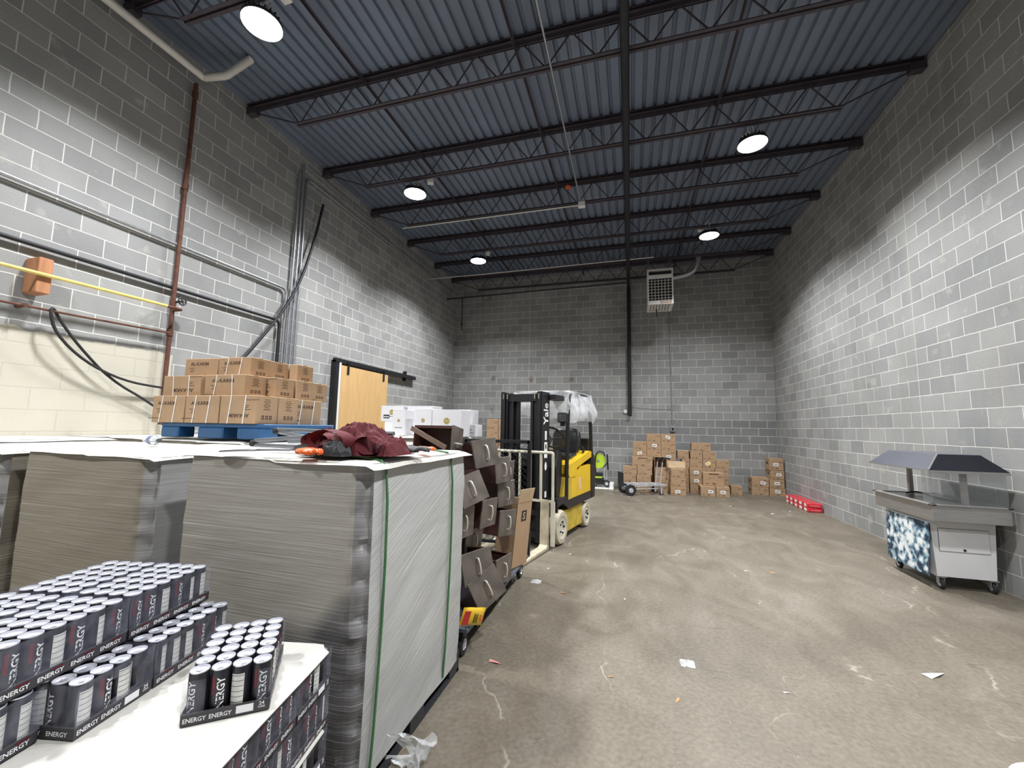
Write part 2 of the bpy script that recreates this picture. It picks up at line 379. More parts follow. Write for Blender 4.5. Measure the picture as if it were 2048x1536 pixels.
M_card = mat('corrugated_cardboard', (.37, .245, .145), .8, 0, .07, 7)
M_card2 = mat('pale_cardboard', (.47, .34, .21), .8, 0, .08, 7)
M_ink = mat('printed_ink', (.07, .04, .025), .8, 0, .2, 30)
M_ink2 = mat('black_ink', (.02, .02, .02), .7, 0, .1, 30)
M_label = mat('white_label', (.80, .80, .78), .6, 0, .03, 20)
M_tape = mat('parcel_tape', (.42, .27, .14), .25, 0, .08, 9, coat=.3)
M_strap = mat('white_strapping', (.74, .73, .70), .4, 0, .04, 20)
M_gstrap = mat('green_strapping', (.045, .17, .06), .35, 0, .1, 20, coat=.3)
M_paper = mat('cream_paperboard', (.60, .585, .54), .8, 0, .05, 2.5, bump=.15, bs=14)
M_rub = mat('black_rubber', (.018, .018, .019), .8, 0, .2, 30)
M_chrome = mat('chrome', (.72, .72, .70), .18, 1, .04, 20)
M_alu = mat('bare_aluminium', (.72, .74, .78), .35, .6, .06, 14)
M_blue = mat('blue_pallet_plastic', (.010, .075, .20), .45, 0, .12, 9)
M_bpal = mat('black_pallet_plastic', (.018, .019, .024), .5, 0, .15, 9)
M_lens = mat('lamp_lens', (1, .98, .95), .3, 0, 0, 3, emit=18)

# ------------------------------------------------------------------ roof joists
def make_joist():
    r = empty('bar_joist', (0, 0, 0))
    m = MB()
    for s in (-1, 1):
        m.box(0.01, W-.01, s*.03-.022, s*.03+.022, 6.14, 6.145); m.box(.01, W-.01, s*.013-.003, s*.013+.003, 6.09, 6.145)
        m.box(0.01, W-.01, s*.03-.022, s*.03+.022, 6.19, 6.198)
    m.box(.01, W-.01, -.006, .006, 6.10, 6.198)
    for x in (0.01, W-.16): m.box(x, x+.15, -.05, .05, 6.04, 6.15)
    m.build('top_chord', M_joist, r)
    m = MB()
    for s in (-1, 1):
        m.box(.9, W-.9, s*.028-.02, s*.028+.02, 5.715, 5.72); m.box(.9, W-.9, s*.011-.003, s*.011+.003, 5.715, 5.76)
    m.build('bottom_chord', M_joist, r)
    m = MB()
    for a, b in ((.12, .95), (W-.12, W-.95)): m.cyl((a, 0, 6.07), (b, 0, 5.73), .011, 6)
    n = 12; p = (W-1.9)/n
    for i in range(n):
        x = .95+i*p
        m.cyl((x, 0, 5.73), (x+p/2, 0, 6.12), .0095, 6); m.cyl((x+p/2, 0, 6.12), (x+p, 0, 5.73), .0095, 6)
    m.cyl((.95, 0, 5.73), (.65, 0, 6.12), .0095, 6); m.cyl((W-.95, 0, 5.73), (W-.65, 0, 6.12), .0095, 6)
    m.build('web', M_joist, r)
    return r
JY = [-.42, -1.62, -3.12, -4.64, -6.10, -7.66, -9.2, -10.72, -12.24, -13.8]
JL = ['against the back wall behind the heater', 'next in front of the one by the back wall', 'over the far left and far right lamps', 'third from the back wall, over the far ceiling conduit',
      'over the second left lamp', 'crossing the top of the photo behind the nearest lamp', 'over the nearest left lamp', 'over the boxes of energy drinks', 'above the camera', 'behind the camera near the front wall']
j0 = make_joist()
for i, y in enumerate(JY):
    j = j0 if i == 0 else copy_tree(j0)
    j.location = (0, y, 0); tag(j, 'steel bar joist '+JL[i], 'joist', 'bar joists under the roof deck')
for x, l in ((2.02, 'left bridging angle tying the joists, above the left lamps'), (4.09, 'middle bridging angle tying the joists, left of the black roof pipe'), (6.6, 'right bridging angle tying the joists, above the unit heater')):
    tag(MB().box(x-.018, x+.018, YF, -.02, 6.085, 6.089).box(x-.002, x+.002, YF, -.02, 6.05, 6.089).build('bridging_angle', M_joist), 'thin dark steel '+l, 'angle bar', 'bridging angles between joists')

# ------------------------------------------------------------------ high bay lamps
def make_lamp():
    r = empty('high_bay_lamp')
    MB().lathe([(.0, .105), (.05, .105), (.055, .075), (.15, .06), (.185, .03), (.19, 0), (.182, -.004)], 36).build('housing', M_blk, r, smooth=True)
    bpy.context.view_layer.update()
    hs = [c for c in r.children][0] if r.children else None
    m = MB()
    for i in range(20):
        a = 2*PI*i/20
        m.box(.06, .165, -.003, .003, .055, .09, M=Matrix.Rotation(a, 4, 'Z'))
    m.build('cooling_fins', M_blk, hs or r)
    MB().lathe([(.182, -.004), (.16, -.010), (.0, -.012)], 36).build('lens', M_lens, r, smooth=True)
    m = MB(); m.tube([(0, 0, .10), (0, 0, .15), (.02, 0, .165), (.015, 0, .19), (0, 0, .185), (0, 0, .25)], .006, 6); m.build('hook', M_galv, r)
    m = MB(); m.tube([(.02, 0, .10), (.06, .02, .2), (.02, .05, .3), (-.06, .03, .27), (-.02, -.02, .2), (.08, 0, .24), (.16, .02, .3), (.24, .03, .28)], .006, 6, smooth=2)
    m.build('power_cord', M_pvc, r)
    MB().box(.2, .30, -.03, .06, .22, .30).build('junction_box', M_white, r)
    return r
l0 = make_lamp()
LL = ['nearest lamp on the left, largest in view', 'second lamp on the left, above the wall conduits', 'far left lamp near the back wall', 'right hand lamp beside the camera, outside the frame',
      'larger lamp on the right half of the roof', 'far right lamp in front of the unit heater', 'left lamp behind the camera', 'right lamp behind the camera']
for i, (x, y) in enumerate(LAMPS):
    l = l0 if i == 0 else copy_tree(l0)
    l.location = (x, y, LAMP_Z); l.rotation_euler = (0, 0, i*.4)
    tag(l, 'round glowing lamp, '+LL[i], 'ceiling lamp', 'high bay lamps hung from the joists')
    d = bpy.data.lights.new('lamp_light', 'AREA'); d.shape = 'DISK'; d.size = .34; d.energy = LAMP_W; d.color = LAMP_COL; d.spread = R(LAMP_SPREAD)
    o = bpy.data.objects.new('lamp_light', d); COL.objects.link(o); o.location = (x, y, LAMP_Z-.02)

# ------------------------------------------------------------------ pipes and conduits
def pipe(name, pts, r, m, label, cat='pipe', seg=10, smooth=1, group=None, extra=None):
    b = MB(); b.tube(pts, r, seg, 0, smooth)
    if extra: extra(b)
    return tag(b.build(name, m, smooth=True), label, cat, group)
def bend(pts, r=.15):
    """insert points near the corners so only the corner is rounded"""
    P = [Vector(p) for p in pts]; out = [P[0]]
    for a, b, c in zip(P, P[1:], P[2:]):
        out += [b+(a-b).normalized()*r, b, b+(c-b).normalized()*r]
    return out+[P[-1]]
pipe('sprinkler_main', bend([(5.36, YF+.05, 5.62), (5.36, -.09, 5.62), (5.36, -.09, 1.9)], .12), .05, M_iron, 'black iron pipe running under the roof and down the back wall', smooth=2)
pipe('drain_pipe', bend([(.25, YF+.1, 5.72), (.25, -8.5, 5.86), (.55, -8.45, 5.86), (.75, -8.3, 6.18)], .06), .045, M_pvc, 'white plastic pipe along the top of the left wall with an elbow end', smooth=1)
def couplings(zs, x, y, r):
    def f(b):
        for z in zs: b.cyl((x, y, z-.04), (x, y, z+.04), r, 10)
    return f
pipe('gas_riser', [(.07, -8.46, 5.85), (.07, -8.46, 2.3), (.07, -8.46, 1.5)], .024, M_rust, 'rusty brown vertical gas pipe on the left wall', extra=couplings((5.7, 4.45, 2.95, 2.6), .07, -8.46, .034))
v = MB(); v.lathe([(.0, 0), (.012, 0), (.012, .10)], 10, M=Matrix.Translation((.10, -8.44, 2.98)) @ Matrix.Rotation(R(90), 4, 'Y'))
for i in range(10): a = 2*PI*i/10; v.cyl((.19, -8.44+.045*math.cos(a), 2.98+.045*math.sin(a)), (.19, -8.44+.045*math.cos(a+.7), 2.98+.045*math.sin(a+.7)), .008, 6)
for i in range(3): a = PI*i/3; v.cyl((.19, -8.44+.045*math.cos(a), 2.98+.045*math.sin(a)), (.19, -8.44-.045*math.cos(a), 2.98-.045*math.sin(a)), .006, 6)
tag(v.build('valve_wheel', M_blk), 'small black valve wheel on the rusty gas pipe', 'valve')
pipe('gas_line', [(.22, -14, 2.80), (.22, -8.75, 2.87), (.22, -8.62, 2.87)], .017, M_yell, 'bright yellow horizontal gas pipe held off the left wall')
pipe('gas_line', bend([(.22, -8.62, 2.87), (.22, -8.46, 2.87), (.09, -8.46, 2.87)], .04), .017, M_rust, 'short rusty end joining the yellow gas pipe to the brown riser')
w = MB(); w.rbox(0.003, .20, -9.70, -9.60, 2.69, 3.02, .006); w.build('wood_block', M_wood)
wo = bpy.data.objects['wood_block']; tag(wo, 'reddish wooden block on the left wall holding the yellow pipe', 'wood block')
pipe('thin_gas_pipe', [(.12, -14, 2.52), (.12, -9.6, 2.555), (.12, -8.50, 2.585)], .011, M_rust, 'thin dark brown pipe below the yellow one on the left wall', extra=lambda b: b.cyl((.01, -9.72, 2.56), (.14, -9.72, 2.56), .02, 8))
pipe('steel_conduit', bend([(.05, -14, 3.70), (.05, -6.79, 3.70), (.05, -6.79, 2.4), (.05, -6.79, .6)], .2), .021, M_galv, 'upper shiny steel conduit along the left wall bending down', 'conduit', group='conduits on the left wall', smooth=2)
pipe('steel_conduit', bend([(.05, -14, 3.155), (.05, -6.88, 3.155), (.05, -6.88, 2.4), (.05, -6.88, .6)], .2), .021, M_iron, 'lower dull dark conduit along the left wall bending down', 'conduit', group='conduits on the left wall', smooth=2)
for i, (y, zt, l) in enumerate(((-6.70, 5.75, 'leftmost of the three tall straight conduits on the left wall'), (-6.62, 5.95, 'middle of the three tall straight conduits on the left wall'), (-6.54, 5.75, 'rightmost of the three tall conduits, its top bent toward the back wall'))):
    pts = [(.05, y, .6), (.05, y, zt)] if i < 2 else bend([(.05, y, .6), (.05, y, zt), (.05, -.4, zt-.05)], .2)
    pipe('steel_conduit', pts, .021, M_galv, 'steel '+l, 'conduit', group='conduits on the left wall', smooth=2)
pipe('conduit_run', bend([(.05, -6.62, 5.95), (.05, -2.0, 5.90), (.05, -1.2, 5.9)], .1), .012, M_galv, 'thin conduit along the very top of the left wall', 'conduit')
pipe('loose_conduit', [(.12, -6.2, 5.45), (.12, -6.35, 4.7), (.12, -6.6, 3.85), (.12, -6.95, 3.2), (.10, -7.45, 2.5), (.08, -7.65, 2.25)], .022, M_iron, 'dark flexible conduit hanging diagonally across the tall conduits', 'conduit', smooth=2)
pipe('black_cable', [(.06, -8.25, 1.50), (.06, -8.60, 1.76), (.08, -9.0, 1.97), (.09, -9.3, 2.28), (.09, -9.46, 2.5), (.12, -9.53, 2.60), (.15, -9.56, 2.55), (.14, -9.5, 2.35), (.12, -9.25, 2.12), (.10, -8.9, 1.97), (.07, -8.5, 1.93), (.06, -8.2, 1.93)], .013, M_rub, 'black cable hanging in a long loop over the cream paint', 'cable', smooth=2)
pipe('roof_conduit', [(4.55, YF+.2, 5.66), (4.54, -4.75, 5.66)], .012, M_galv, 'pale thin conduit under the roof running away from the camera', 'conduit')
pipe('roof_conduit', [(4.5, -4.75, 5.63), (.85, -4.75, 5.63)], .013, M_pvc, 'pale thin conduit crossing the roof to the left from the small junction box', 'conduit')
pipe('roof_conduit', [(5.95, -2.08, 5.6), (.2, -2.05, 5.56), (.02, -2.05, 5.6)], .012, M_pvc, 'far pale conduit crossing the roof in front of the unit heater', 'conduit')
tag(box(4.50, 4.62, -4.82, -4.72, 5.58, 5.66).build('junction_box', M_white), 'small white junction box where two pale roof conduits meet', 'junction box')
tag(MB().lathe([(0, 0), (.05, 0), (.06, .03), (.03, .06), (0, .06)], 14, M=Matrix.Translation((4.30, -4.70, 6.02))).build('alarm_disc', mat('orange_plastic_disc', (.55, .10, .04), .5), smooth=True), 'small round orange disc hung from a joist', 'detector')
def rodx(b):
    b.cyl((.52, -.75, 5.42), (.52, -.75, 4.42), .016, 8); b.cyl((.52, -.75, 4.56), (.52, -.75, 4.66), .028, 8)
    b.cyl((.03, -.75, 5.41), (.045, -.75, 5.41), .04, 12)
pipe('sprinkler_branch', [(.03, -.75, 5.41), (5.3, -.75, 5.50)], .020, M_iron, 'black iron pipe under the far joist with a capped drop at its left end', extra=rodx)
pipe('steel_conduit', [(6.44, -.03, 5.6), (6.46, -.03, 1.72)], .012, M_galv, 'thin steel conduit down the back wall to the outlet box', 'conduit')
tag(MB().rbox(6.40, 6.53, -.06, -.003, 1.50, 1.66, .006, 0).box(6.435, 6.495, -.064, -.06, 1.53, 1.60, 1).build('outlet_box', [M_galv, M_blk]), 'grey outlet box on the back wall above the brown cartons', 'outlet')
tag(MB().lathe([(0, 0), (.055, 0), (.055, .04), (.04, .055), (0, .055)], 18, M=Matrix.Translation((5.24, -.002, 2.03)) @ Matrix.Rotation(R(90), 4, 'X')).build('round_sounder', M_white, smooth=True), 'small round white disc on the back wall left of the black pipe', 'detector')
pipe('thin_cable', [(5.42, -.02, 2.17), (5.9, -.02, 2.12), (6.44, -.02, 2.12)], .005, M_galv, 'thin grey cable across the back wall joining pipe and conduit', 'cable')

# ------------------------------------------------------------------ unit heater
h = empty('unit_heater', (6.12, -1.5, 4.62), 0, 'white gas unit heater with louvres hung from the roof by the back wall', 'heater')
M_heat = mat('heater_enamel', (.70, .68, .66), .45, 0, .05, 6); M_hdark = mat('heater_inside', (.02, .02, .025), .7)
m = MB(); m.box(-.30, -.27, 0, .7, 0, .9).box(.27, .30, 0, .7, 0, .9).box(-.27, .27, 0, .7, .0, .02).box(-.27, .27, 0, .7, .88, .9).box(-.27, .27, .01, .03, .66, .76).box(-.27, .27, -.005, .03, 0, .10); m.build('casing', M_heat, h)
MB().box(-.27, .27, .12, .69, .02, .88).build('core', M_hdark, h)
for i in range(7):
    MB().box(-.27, .27, 0, .06, -.003, .003, M=Matrix.Translation((0, .01, .15+i*.075)) @ Matrix.Rotation(R(28), 4, 'X')).build('louvre', M_heat, h)
m = MB()
for i in range(6): m.box(-.205+i*.078, -.190+i*.078, .06, .085, .1, .66)
m.build('vertical_fins', M_heat, h)
m = MB()
m.box(0, .25, -.009, -.005, .02, .085, 0); m.text('REZNOR', .21, .036, face_m((.125, -.0095, .052), (1, 0, 0), (0, 0, 1)), 1)
m.build('name_plate', [mat('bronze_plate', (.28, .13, .07), .5), M_label], h)
m = MB()
for i in range(7): m.box(-.23+i*.07, -.215+i*.07, .06, .6, -.004, 0)
m.build('bottom_slots', M_hdark, h)
for x, y in ((-.26, .1), (.26, .1), (-.26, .6), (.26, .6)): m = MB(); m.cyl((x, y, .9), (x, y, 1.57), .008, 6); m.build('hanger_rod', M_galv, h)
m = MB(); m.tube([(.30, .45, .80), (.72, .45, .86), (.90, .4, 1.0), (1.0, .35, 1.56)], .065, 14, smooth=2); m.build('flue_pipe', M_galv, h, smooth=True)
m = MB(); m.cyl((-.07, .45, 0), (-.07, .45, -.20), .012, 6); m.build('drip_leg', M_iron, h)

# ------------------------------------------------------------------ sliding plywood door
d = empty('sliding_door', (.02, -4.7, 0), 0, 'orange plywood sliding door hanging from a black rail on the left wall', 'door')
MB().box(0.06, .09, -.74, .82, .12, 2.66).build('plywood_panel', M_ply, d)
m = MB(); m.box(.015, .075, -.9, 2.1, 2.70, 2.78); m.box(.07, .10, -.9, 2.1, 2.69, 2.70); m.build('rail', M_blk, d)
for y in (-.55, .65): m = MB(); m.box(.05, .10, y-.03, y+.03, 2.5, 2.72); m.cyl((.05, y, 2.73), (.10, y, 2.73), .035, 12); m.build('hanger', M_blk, d)
m = MB(); m.box(-.018, .10, -.90, -.82, .0, 2.74); m.build('door_post', M_blk, d)
m = MB(); m.box(.0, .105, -.815, -.765, .0, 2.70); m.build('edge_strip', M_white, d)
m = MB(); m.box(.0, .07, 1.60, 1.66, 2.62, 2.86); m.build('end_stop', M_blk, d)

# ------------------------------------------------------------------ pallets and wrapped loads
def pallet(parent, w, l, m, name='pallet'):
    b = MB()
    for i in range(7):
        y = -l/2+i*(l-.1)/6; b.box(-w/2, w/2, y, y+.1, .105, .13)
    for x in (-w/2, -.07, w/2-.14):
        for y in (-l/2, -.07, l/2-.14): b.box(x, x+.14, y, y+.14, .02, .105)
        b.box(x, x+.14, -l/2, l/2, 0, .02)
    b.box(-w/2, w/2, -l/2, -l/2+.03, .0, .02); b.box(-w/2, w/2, l/2-.03, l/2, .0, .02)
    return b.build(name, m, parent)
def wrapped_load(x0, x1, y0, y1, top, label, mats, seed=0, straps=(), z0=.13, droop=.02, ext=.03, sheet=True):
    cx, cy = (x0+x1)/2, (y0+y1)/2; w, l = x1-x0, y1-y0
    r = empty('wrapped_pallet_load', (cx, cy, 0), 0, label, 'wrapped pallet', 'stretch-wrapped pallet loads')
    pallet(r, w, l, M_bpal)
    nz = 54; b = MB(); rc = .05; hw, hl = w/2, l/2
    # perimeter points, rounded corners, tagged by side
    per = []
    def side(p0, p1, n, mi):
        for i in range(n): t = i/n; per.append((Vector(p0).lerp(Vector(p1), t), mi))
    side((-hw+rc, -hl), (hw-rc, -hl), 34, 0)
    for k in range(5): a = -PI/2+PI/2*k/5; per.append((Vector((hw-rc+rc*math.cos(a), -hl+rc+rc*math.sin(a))), 2))
    side((hw, -hl+rc), (hw, hl-rc), 34, 1)
    for k in range(5): a = PI/2*k/5; per.append((Vector((hw-rc+rc*math.cos(a), hl-rc+rc*math.sin(a))), 1))
    side((hw-rc, hl), (-hw+rc, hl), 10, 0)
    for k in range(5): a = PI/2+PI/2*k/5; per.append((Vector((-hw+rc+rc*math.cos(a), hl-rc+rc*math.sin(a))), 0))
    side((-hw, hl-rc), (-hw, -hl+rc), 16, 1)
    for k in range(5): a = PI+PI/2*k/5; per.append((Vector((-hw+rc+rc*math.cos(a), -hl+rc+rc*math.sin(a))), 0))
    N = len(per); vs = []; N_side = True
    for j in range(nz+1):
        z = z0-.05+(top-z0+.05)*j/nz
        for i, (p, mi) in enumerate(per):
            nrm = Vector((p.x/hw, p.y/hl)).normalized()
            q = Vector((p.x*1.3, p.y*1.3, z))
            d = .010*noise.noise(q*2.2+Vector((seed, 0, 0)))+.002*noise.noise(Vector((p.x*1.5+p.y*1.5, seed, z*40)))
            if mi != 2: d += .003*noise.noise(Vector(((p.x+p.y)*3+z*2.5, seed+5, z*9-(p.x+p.y)*4)))
            if mi == 1 and N_side: d += .015*abs(noise.noise(Vector((p.y*2.2-z*2.6, seed, (p.y+z)*.8))))
            lay = ((z-.14) % .138)/.138
            if mi == 2: d += -.018*(1-abs(2*lay-1))-.004+.012*noise.noise(Vector((seed, p.x*9, z*30)))
            d += .014*math.sin(PI*min(1, max(0, (z-z0)/(top-z0))))
            vs.append((p.x+nrm.x*d, p.y+nrm.y*d, z))
    fs = []; ms = []
    for j in range(nz):
        for i in range(N):
            fs.append((j*N+i, j*N+(i+1) % N, (j+1)*N+(i+1) % N, (j+1)*N+i)); ms.append(per[i][1])
    b.v = [Vector(v) for v in vs]; b.f = fs+[tuple(range(nz*N, nz*N+N))]; b.m = ms+[0]
    b.build('stretch_film', mats, r, smooth=True)
    if sheet:
        # top sheet, wavy, hanging a little over the edges
        n = 30; vs = []; ex = ext
        for jj in range(n+1):
            for ii in range(n+1):
                u, v_ = ii/n, jj/n; x = -hw-ex+(w+2*ex)*u; y = -hl-.012+(l+.012+ex)*v_
                over = max(abs(x)-hw+.02, abs(y)-hl+.02, 0)/(ex+.02)
                z = top+.006+.003*noise.noise(Vector((x*3, y*3, seed)))+over*(-droop*(1 if x > 0 else .4)+.008*noise.noise(Vector((x*4, y*4, seed+3))))+.010*max(0, noise.noise(Vector((x*1.5, y*2, seed+9))))
                vs.append((x, y, z))
        fs = [(j*(n+1)+i, j*(n+1)+i+1, (j+1)*(n+1)+i+1, (j+1)*(n+1)+i) for j in range(n) for i in range(n)]
        MB().mesh(vs, fs).build('top_sheet', M_paper, r, smooth=True)
    for yy in straps:
        b = MB(); e = .026
        b.tube([(hw*.2, yy, top+.020), (hw-.02, yy, top+.022), (hw+e, yy+.005, top-.04), (hw+e+.004, yy+.01, top*.6), (hw+e-.004, yy-.005, .3), (hw+.012, yy-.01, .1)], .0065, 6, smooth=1)
        b.build('green_strap', M_gstrap, r, smooth=True)
    return r
WA = wrap_mat('wrap_kraft_front', (.36, .335, .29), (.30, .278, .245), .80, .80, .90, 0, .8, lean=.35)
WS = wrap_mat('wrap_pale_side', (.46, .465, .46), (.36, .363, .362), .10, .9, 1.3, 1, .95, tilt=-24, fb=.45)
WC = wrap_mat('wrap_dark_corner', (.17, .165, .17), (.30, .29, .29), .6, .6, .9, 0, .9)
WK = wrap_mat('wrap_kraft', (.30, .262, .205), (.235, .205, .16), .25, 1.1, 1.4, 0, .5)
WG = wrap_mat('wrap_grey_side', (.33, .325, .32), (.22, .215, .215), .6, .7, 1.1, 0)
wrapped_load(3.28, 4.30, -10.45, -9.38, 1.375, 'large stretch-wrapped pallet in the middle with the red chair on top', [WA, WS, WC], 1, (-.42, .28), ext=.04, droop=.03)
wrapped_load(1.97, 2.99, -10.42, -9.28, 1.352, 'kraft papered wrapped pallet left of the middle one, behind the cans', [WK, WG, WG], 2, ext=.035)
wrapped_load(.76, 1.78, -10.44, -9.28, 1.345, 'wrapped pallet at the left edge of the photo', [WK, WK, WG], 3, ext=.03)
wrapped_load(1.10, 2.14, -9.18, -8.05, 1.365, 'wrapped pallet under the left half of the blue pallet', [WK, WG, WG], 4)
wrapped_load(2.22, 3.24, -9.20, -8.05, 1.362, 'wrapped pallet under the right end of the blue pallet, behind the red chair', [WK, WG, WG], 5)
wrapped_load(.04, 1.04, -9.20, -8.00, 1.375, 'wrapped pallet in the second row against the cream painted wall', [WK, WG, WG], 6)
wrapped_load(.04, .70, -10.44, -9.28, 1.375, 'narrow wrapped pallet against the left wall at the edge of view', [WK, WG, WG], 7)
wrapped_load(2.05, 3.22, -7.55, -6.62, 1.40, 'wrapped pallet under the white tea cartons', [WK, WG, WG], 8)
# loose film at the foot of the middle load
f_loose = film_mat('loose_film', .55, (.75, .77, .78), .2, 18, .8)
b = MB(); n = 22; vs = []
for j in range(n+1):
    for i in range(9):
        t = j/n; u = i/8-.5
        x = 4.36+.10*math.sin(t*3.3)+u*(.10+.10*t)*math.cos(2.5*t); y = -10.22-.02*t+.36*t*(1-.8*t)+u*.10*math.sin(3*t)
        z = .02+.16*(1-t)**2+.09*max(0, math.sin(t*5.5))*(t > .45)+.05*noise.noise(Vector((u*7, t*6, 3)))
        vs.append((x, y, max(.004, z)))
b.mesh(vs, [(j*9+i, j*9+i+1, (j+1)*9+i+1, (j+1)*9+i) for j in range(n) for i in range(8)])
tag(b.build('film_scrap', f_loose, smooth=True), 'crumpled tail of clear stretch film on the floor by the middle pallet', 'plastic film')

# ------------------------------------------------------------------ energy drink cases
M_can = mat('can_charcoal', (.022, .022, .030), .34, .3, .1, 20)
M_lid = mat('can_lid', (.72, .73, .79), .32, .55, .06, 40)
M_red = mat('can_red', (.13, .010, .018), .4, .3, .1, 20)
M_txtw = mat('can_lettering', (.78, .78, .80), .5)
M_nut = mat('can_label_panel', (.60, .60, .58), .5, 0, .06, 60)
M_tray = mat('tray_board', (.040, .036, .042), .55, 0, .1, 12)
CR, CH, PT = .0258, .132, .053
def can_mesh():
    b = MB()
    b.lathe([(0, .004), (.018, .004), (.020, 0), (.0225, .004), (CR, .014), (CR, CH-.010), (.0246, CH-.003), (.0246, CH), (.0234, CH), (.0222, CH-.006), (0, CH-.006)], 22,
            mis=[1, 1, 1, 1, 0, 0, 1, 1, 1, 1])
    def wrap(a0, rr=CR+.0004, z0=CH/2):
        return lambda x, y, z: (rr*math.cos(a0+y/rr), rr*math.sin(a0+y/rr), z0+x)
    def wr(a0, rr=CR+.0004):      # reading bottom to top
        return lambda x, y, z: (rr*math.cos(a0-y/rr), rr*math.sin(a0-y/rr), CH*.46+x)
    b.text('ENERGY', .098, .0205, None, 2, wr(0))
    def patch(a0, a1, z0, z1, mi, rr=CR+.0003, n=6):
        vs = [(rr*math.cos(a0+(a1-a0)*i/n), rr*math.sin(a0+(a1-a0)*i/n), z) for z in (z0, z1) for i in range(n+1)]
        b.mesh(vs, [(i, i+1, n+2+i, n+1+i) for i in range(n)], mi)
    patch(-.92, -.60, CH*.48, CH*.86, 3)
    patch(1.9, 3.3, .020, CH-.022, 4)
    for k in range(6): patch(1.95, 3.25, .032+k*.0145, .0332+k*.0145, 0, CR+.0006)
    # ring pull
    b.mesh([(-.004, -.012, CH-.0045), (.004, -.012, CH-.0045), (.0065, .004, CH-.0035), (-.0065, .004, CH-.0035)], [(0, 1, 2, 3)], 1)
    o = b.build('can', [M_can, M_lid, M_txtw, M_red, M_nut], smooth=True); me = o.data; bpy.data.objects.remove(o); return me
CAN = can_mesh()
F_clear = film_mat('shrink_film', .17, (.36, .37, .46), .12, 22, .6, var=.08)
TW, TL = 4*PT+.008, 6*PT+.008          # tray plan size
def tray_mb(short_label=True):
    b = MB(); hw, hl, t, hh = TW/2, TL/2, .002, .032
    b.box(-hw, hw, -hl, hl, 0, t); b.box(-hw, -hw+t, -hl, hl, 0, hh); b.box(hw-t, hw, -hl, hl, 0, hh); b.box(-hw, hw, -hl, -hl+t, 0, hh); b.box(-hw, hw, hl-t, hl, 0, hh)
    e = .0012
    for k in range(4):
        y = -hl+.04+k*.079
        b.text('ENERGY', .062, .012, face_m((hw+e, y, .014), (0, 1, 0), (0, 0, 1)), 1)
        b.text('ENERGY', .062, .012, face_m((-hw-e, -y, .014), (0, -1, 0), (0, 0, 1)), 1)
        b.mesh([(hw+e, y, .0225), (hw+e, y+.03, .0225), (hw+e, y+.03, .027), (hw+e, y, .027)], [(0, 1, 2, 3)], 2)
    for sgn in (-1, 1):
        xd = (-sgn, 0, 0)
        for k in range(2): b.text('ENERGY', .055, .0125, face_m((sgn*(hw-.034-k*.062), sgn*(hl+e), .014), xd, (0, 0, 1)), 1)
        x = sgn*(-.046)
        b.mesh([(x-.022, sgn*(hl+e), .006), (x+.022, sgn*(hl+e), .006), (x+.022, sgn*(hl+e), .027), (x-.022, sgn*(hl+e), .027)], [(0, 1, 2, 3)], 1)
        b.text('24', .014, .010, face_m((sgn*(-.089), sgn*(hl+e), .023), xd, (0, 0, 1)), 1)
        b.text('CANS', .018, .006, face_m((sgn*(-.089), sgn*(hl+e), .013), xd, (0, 0, 1)), 1)
    return b
def tray_obj(parent): return tray_mb().build('tray', [M_tray, M_txtw, M_red], parent)
def film_obj(parent, torn=False):
    """shrink film that sags between tray and can tops, open hand hole at the short ends"""
    b = MB(); hw, hl = TW/2+.0015, TL/2+.0015; nx, ny, nz = 12, 18, 6
    def put(fn, n1, n2, skip=None):
        vs = [fn(i/n1, j/n2) for j in range(n2+1) for i in range(n1+1)]
        fs = [(j*(n1+1)+i, j*(n1+1)+i+1, (j+1)*(n1+1)+i+1, (j+1)*(n1+1)+i) for j in range(n2) for i in range(n1) if not (skip and skip(i/n1, j/n2))]
        b.mesh(vs, fs)
    top = CH+.0035
    def pinch(v): return -.004*math.sin(PI*v)
    if not torn:
        put(lambda u, v: (hw+pinch(v), -hl+2*hl*u, .03+(top-.03)*v), ny, nz)
        put(lambda u, v: (-hw-pinch(v), -hl+2*hl*u, .03+(top-.03)*v), ny, nz)
    else:
        put(lambda u, v: (hw+pinch(v), -hl+2*hl*u, .03+(top-.03)*v), ny, nz, lambda u, v: u < .15 and v > .2)
        put(lambda u, v: (-hw-pinch(v), -hl+2*hl*u, .03+(top-.03)*v), ny, nz, lambda u, v: u < .1 and v > .3)
    hole = (lambda u, v: .3 < u < .72 and .1 < v < .6) if not torn else (lambda u, v: (.22 < u < .8 and v < .95) or v > .8)
    for s in (-1, 1):
        put(lambda u, v: (-hw+2*hw*u, s*(hl+pinch(v)), .03+(top-.03)*v), nx, nz, hole if s == -1 or not torn else None)
    return b.build('shrink_film', F_clear, parent, smooth=True)
def make_case():
    r = empty('drink_case'); tray_obj(r)
    for j in range(6):
        for i in range(4):
            c = bpy.data.objects.new('can', CAN); COL.objects.link(c); c.parent = r
            c.location = ((i-1.5)*PT, (j-2.5)*PT, .0022); c.rotation_euler = (0, 0, random.uniform(0, 2*PI))
            # outer cans show lettering or the white panel
            if i == 3: c.rotation_euler.z = random.choice((0, 0, -2.6, -2.5, .3))
            elif j == 0: c.rotation_euler.z = -PI/2+random.choice((0, .2, PI+.5))
    film_obj(r)
    return r
case0 = make_case()
first_case = [True]
def place_case(x, y, z, rz, label, group):
    if first_case[0]: c = case0; first_case[0] = False
    else:
        c = copy_tree(case0)
        for ch in c.children:
            if ch.name.startswith('can'): ch.rotation_euler.z += random.choice((0, 0, .3, -2.6, -2.4, 0))
    c.location = (x, y, z); c.rotation_euler = (0, 0, rz); tag(c, label, 'case of drinks', group); return c
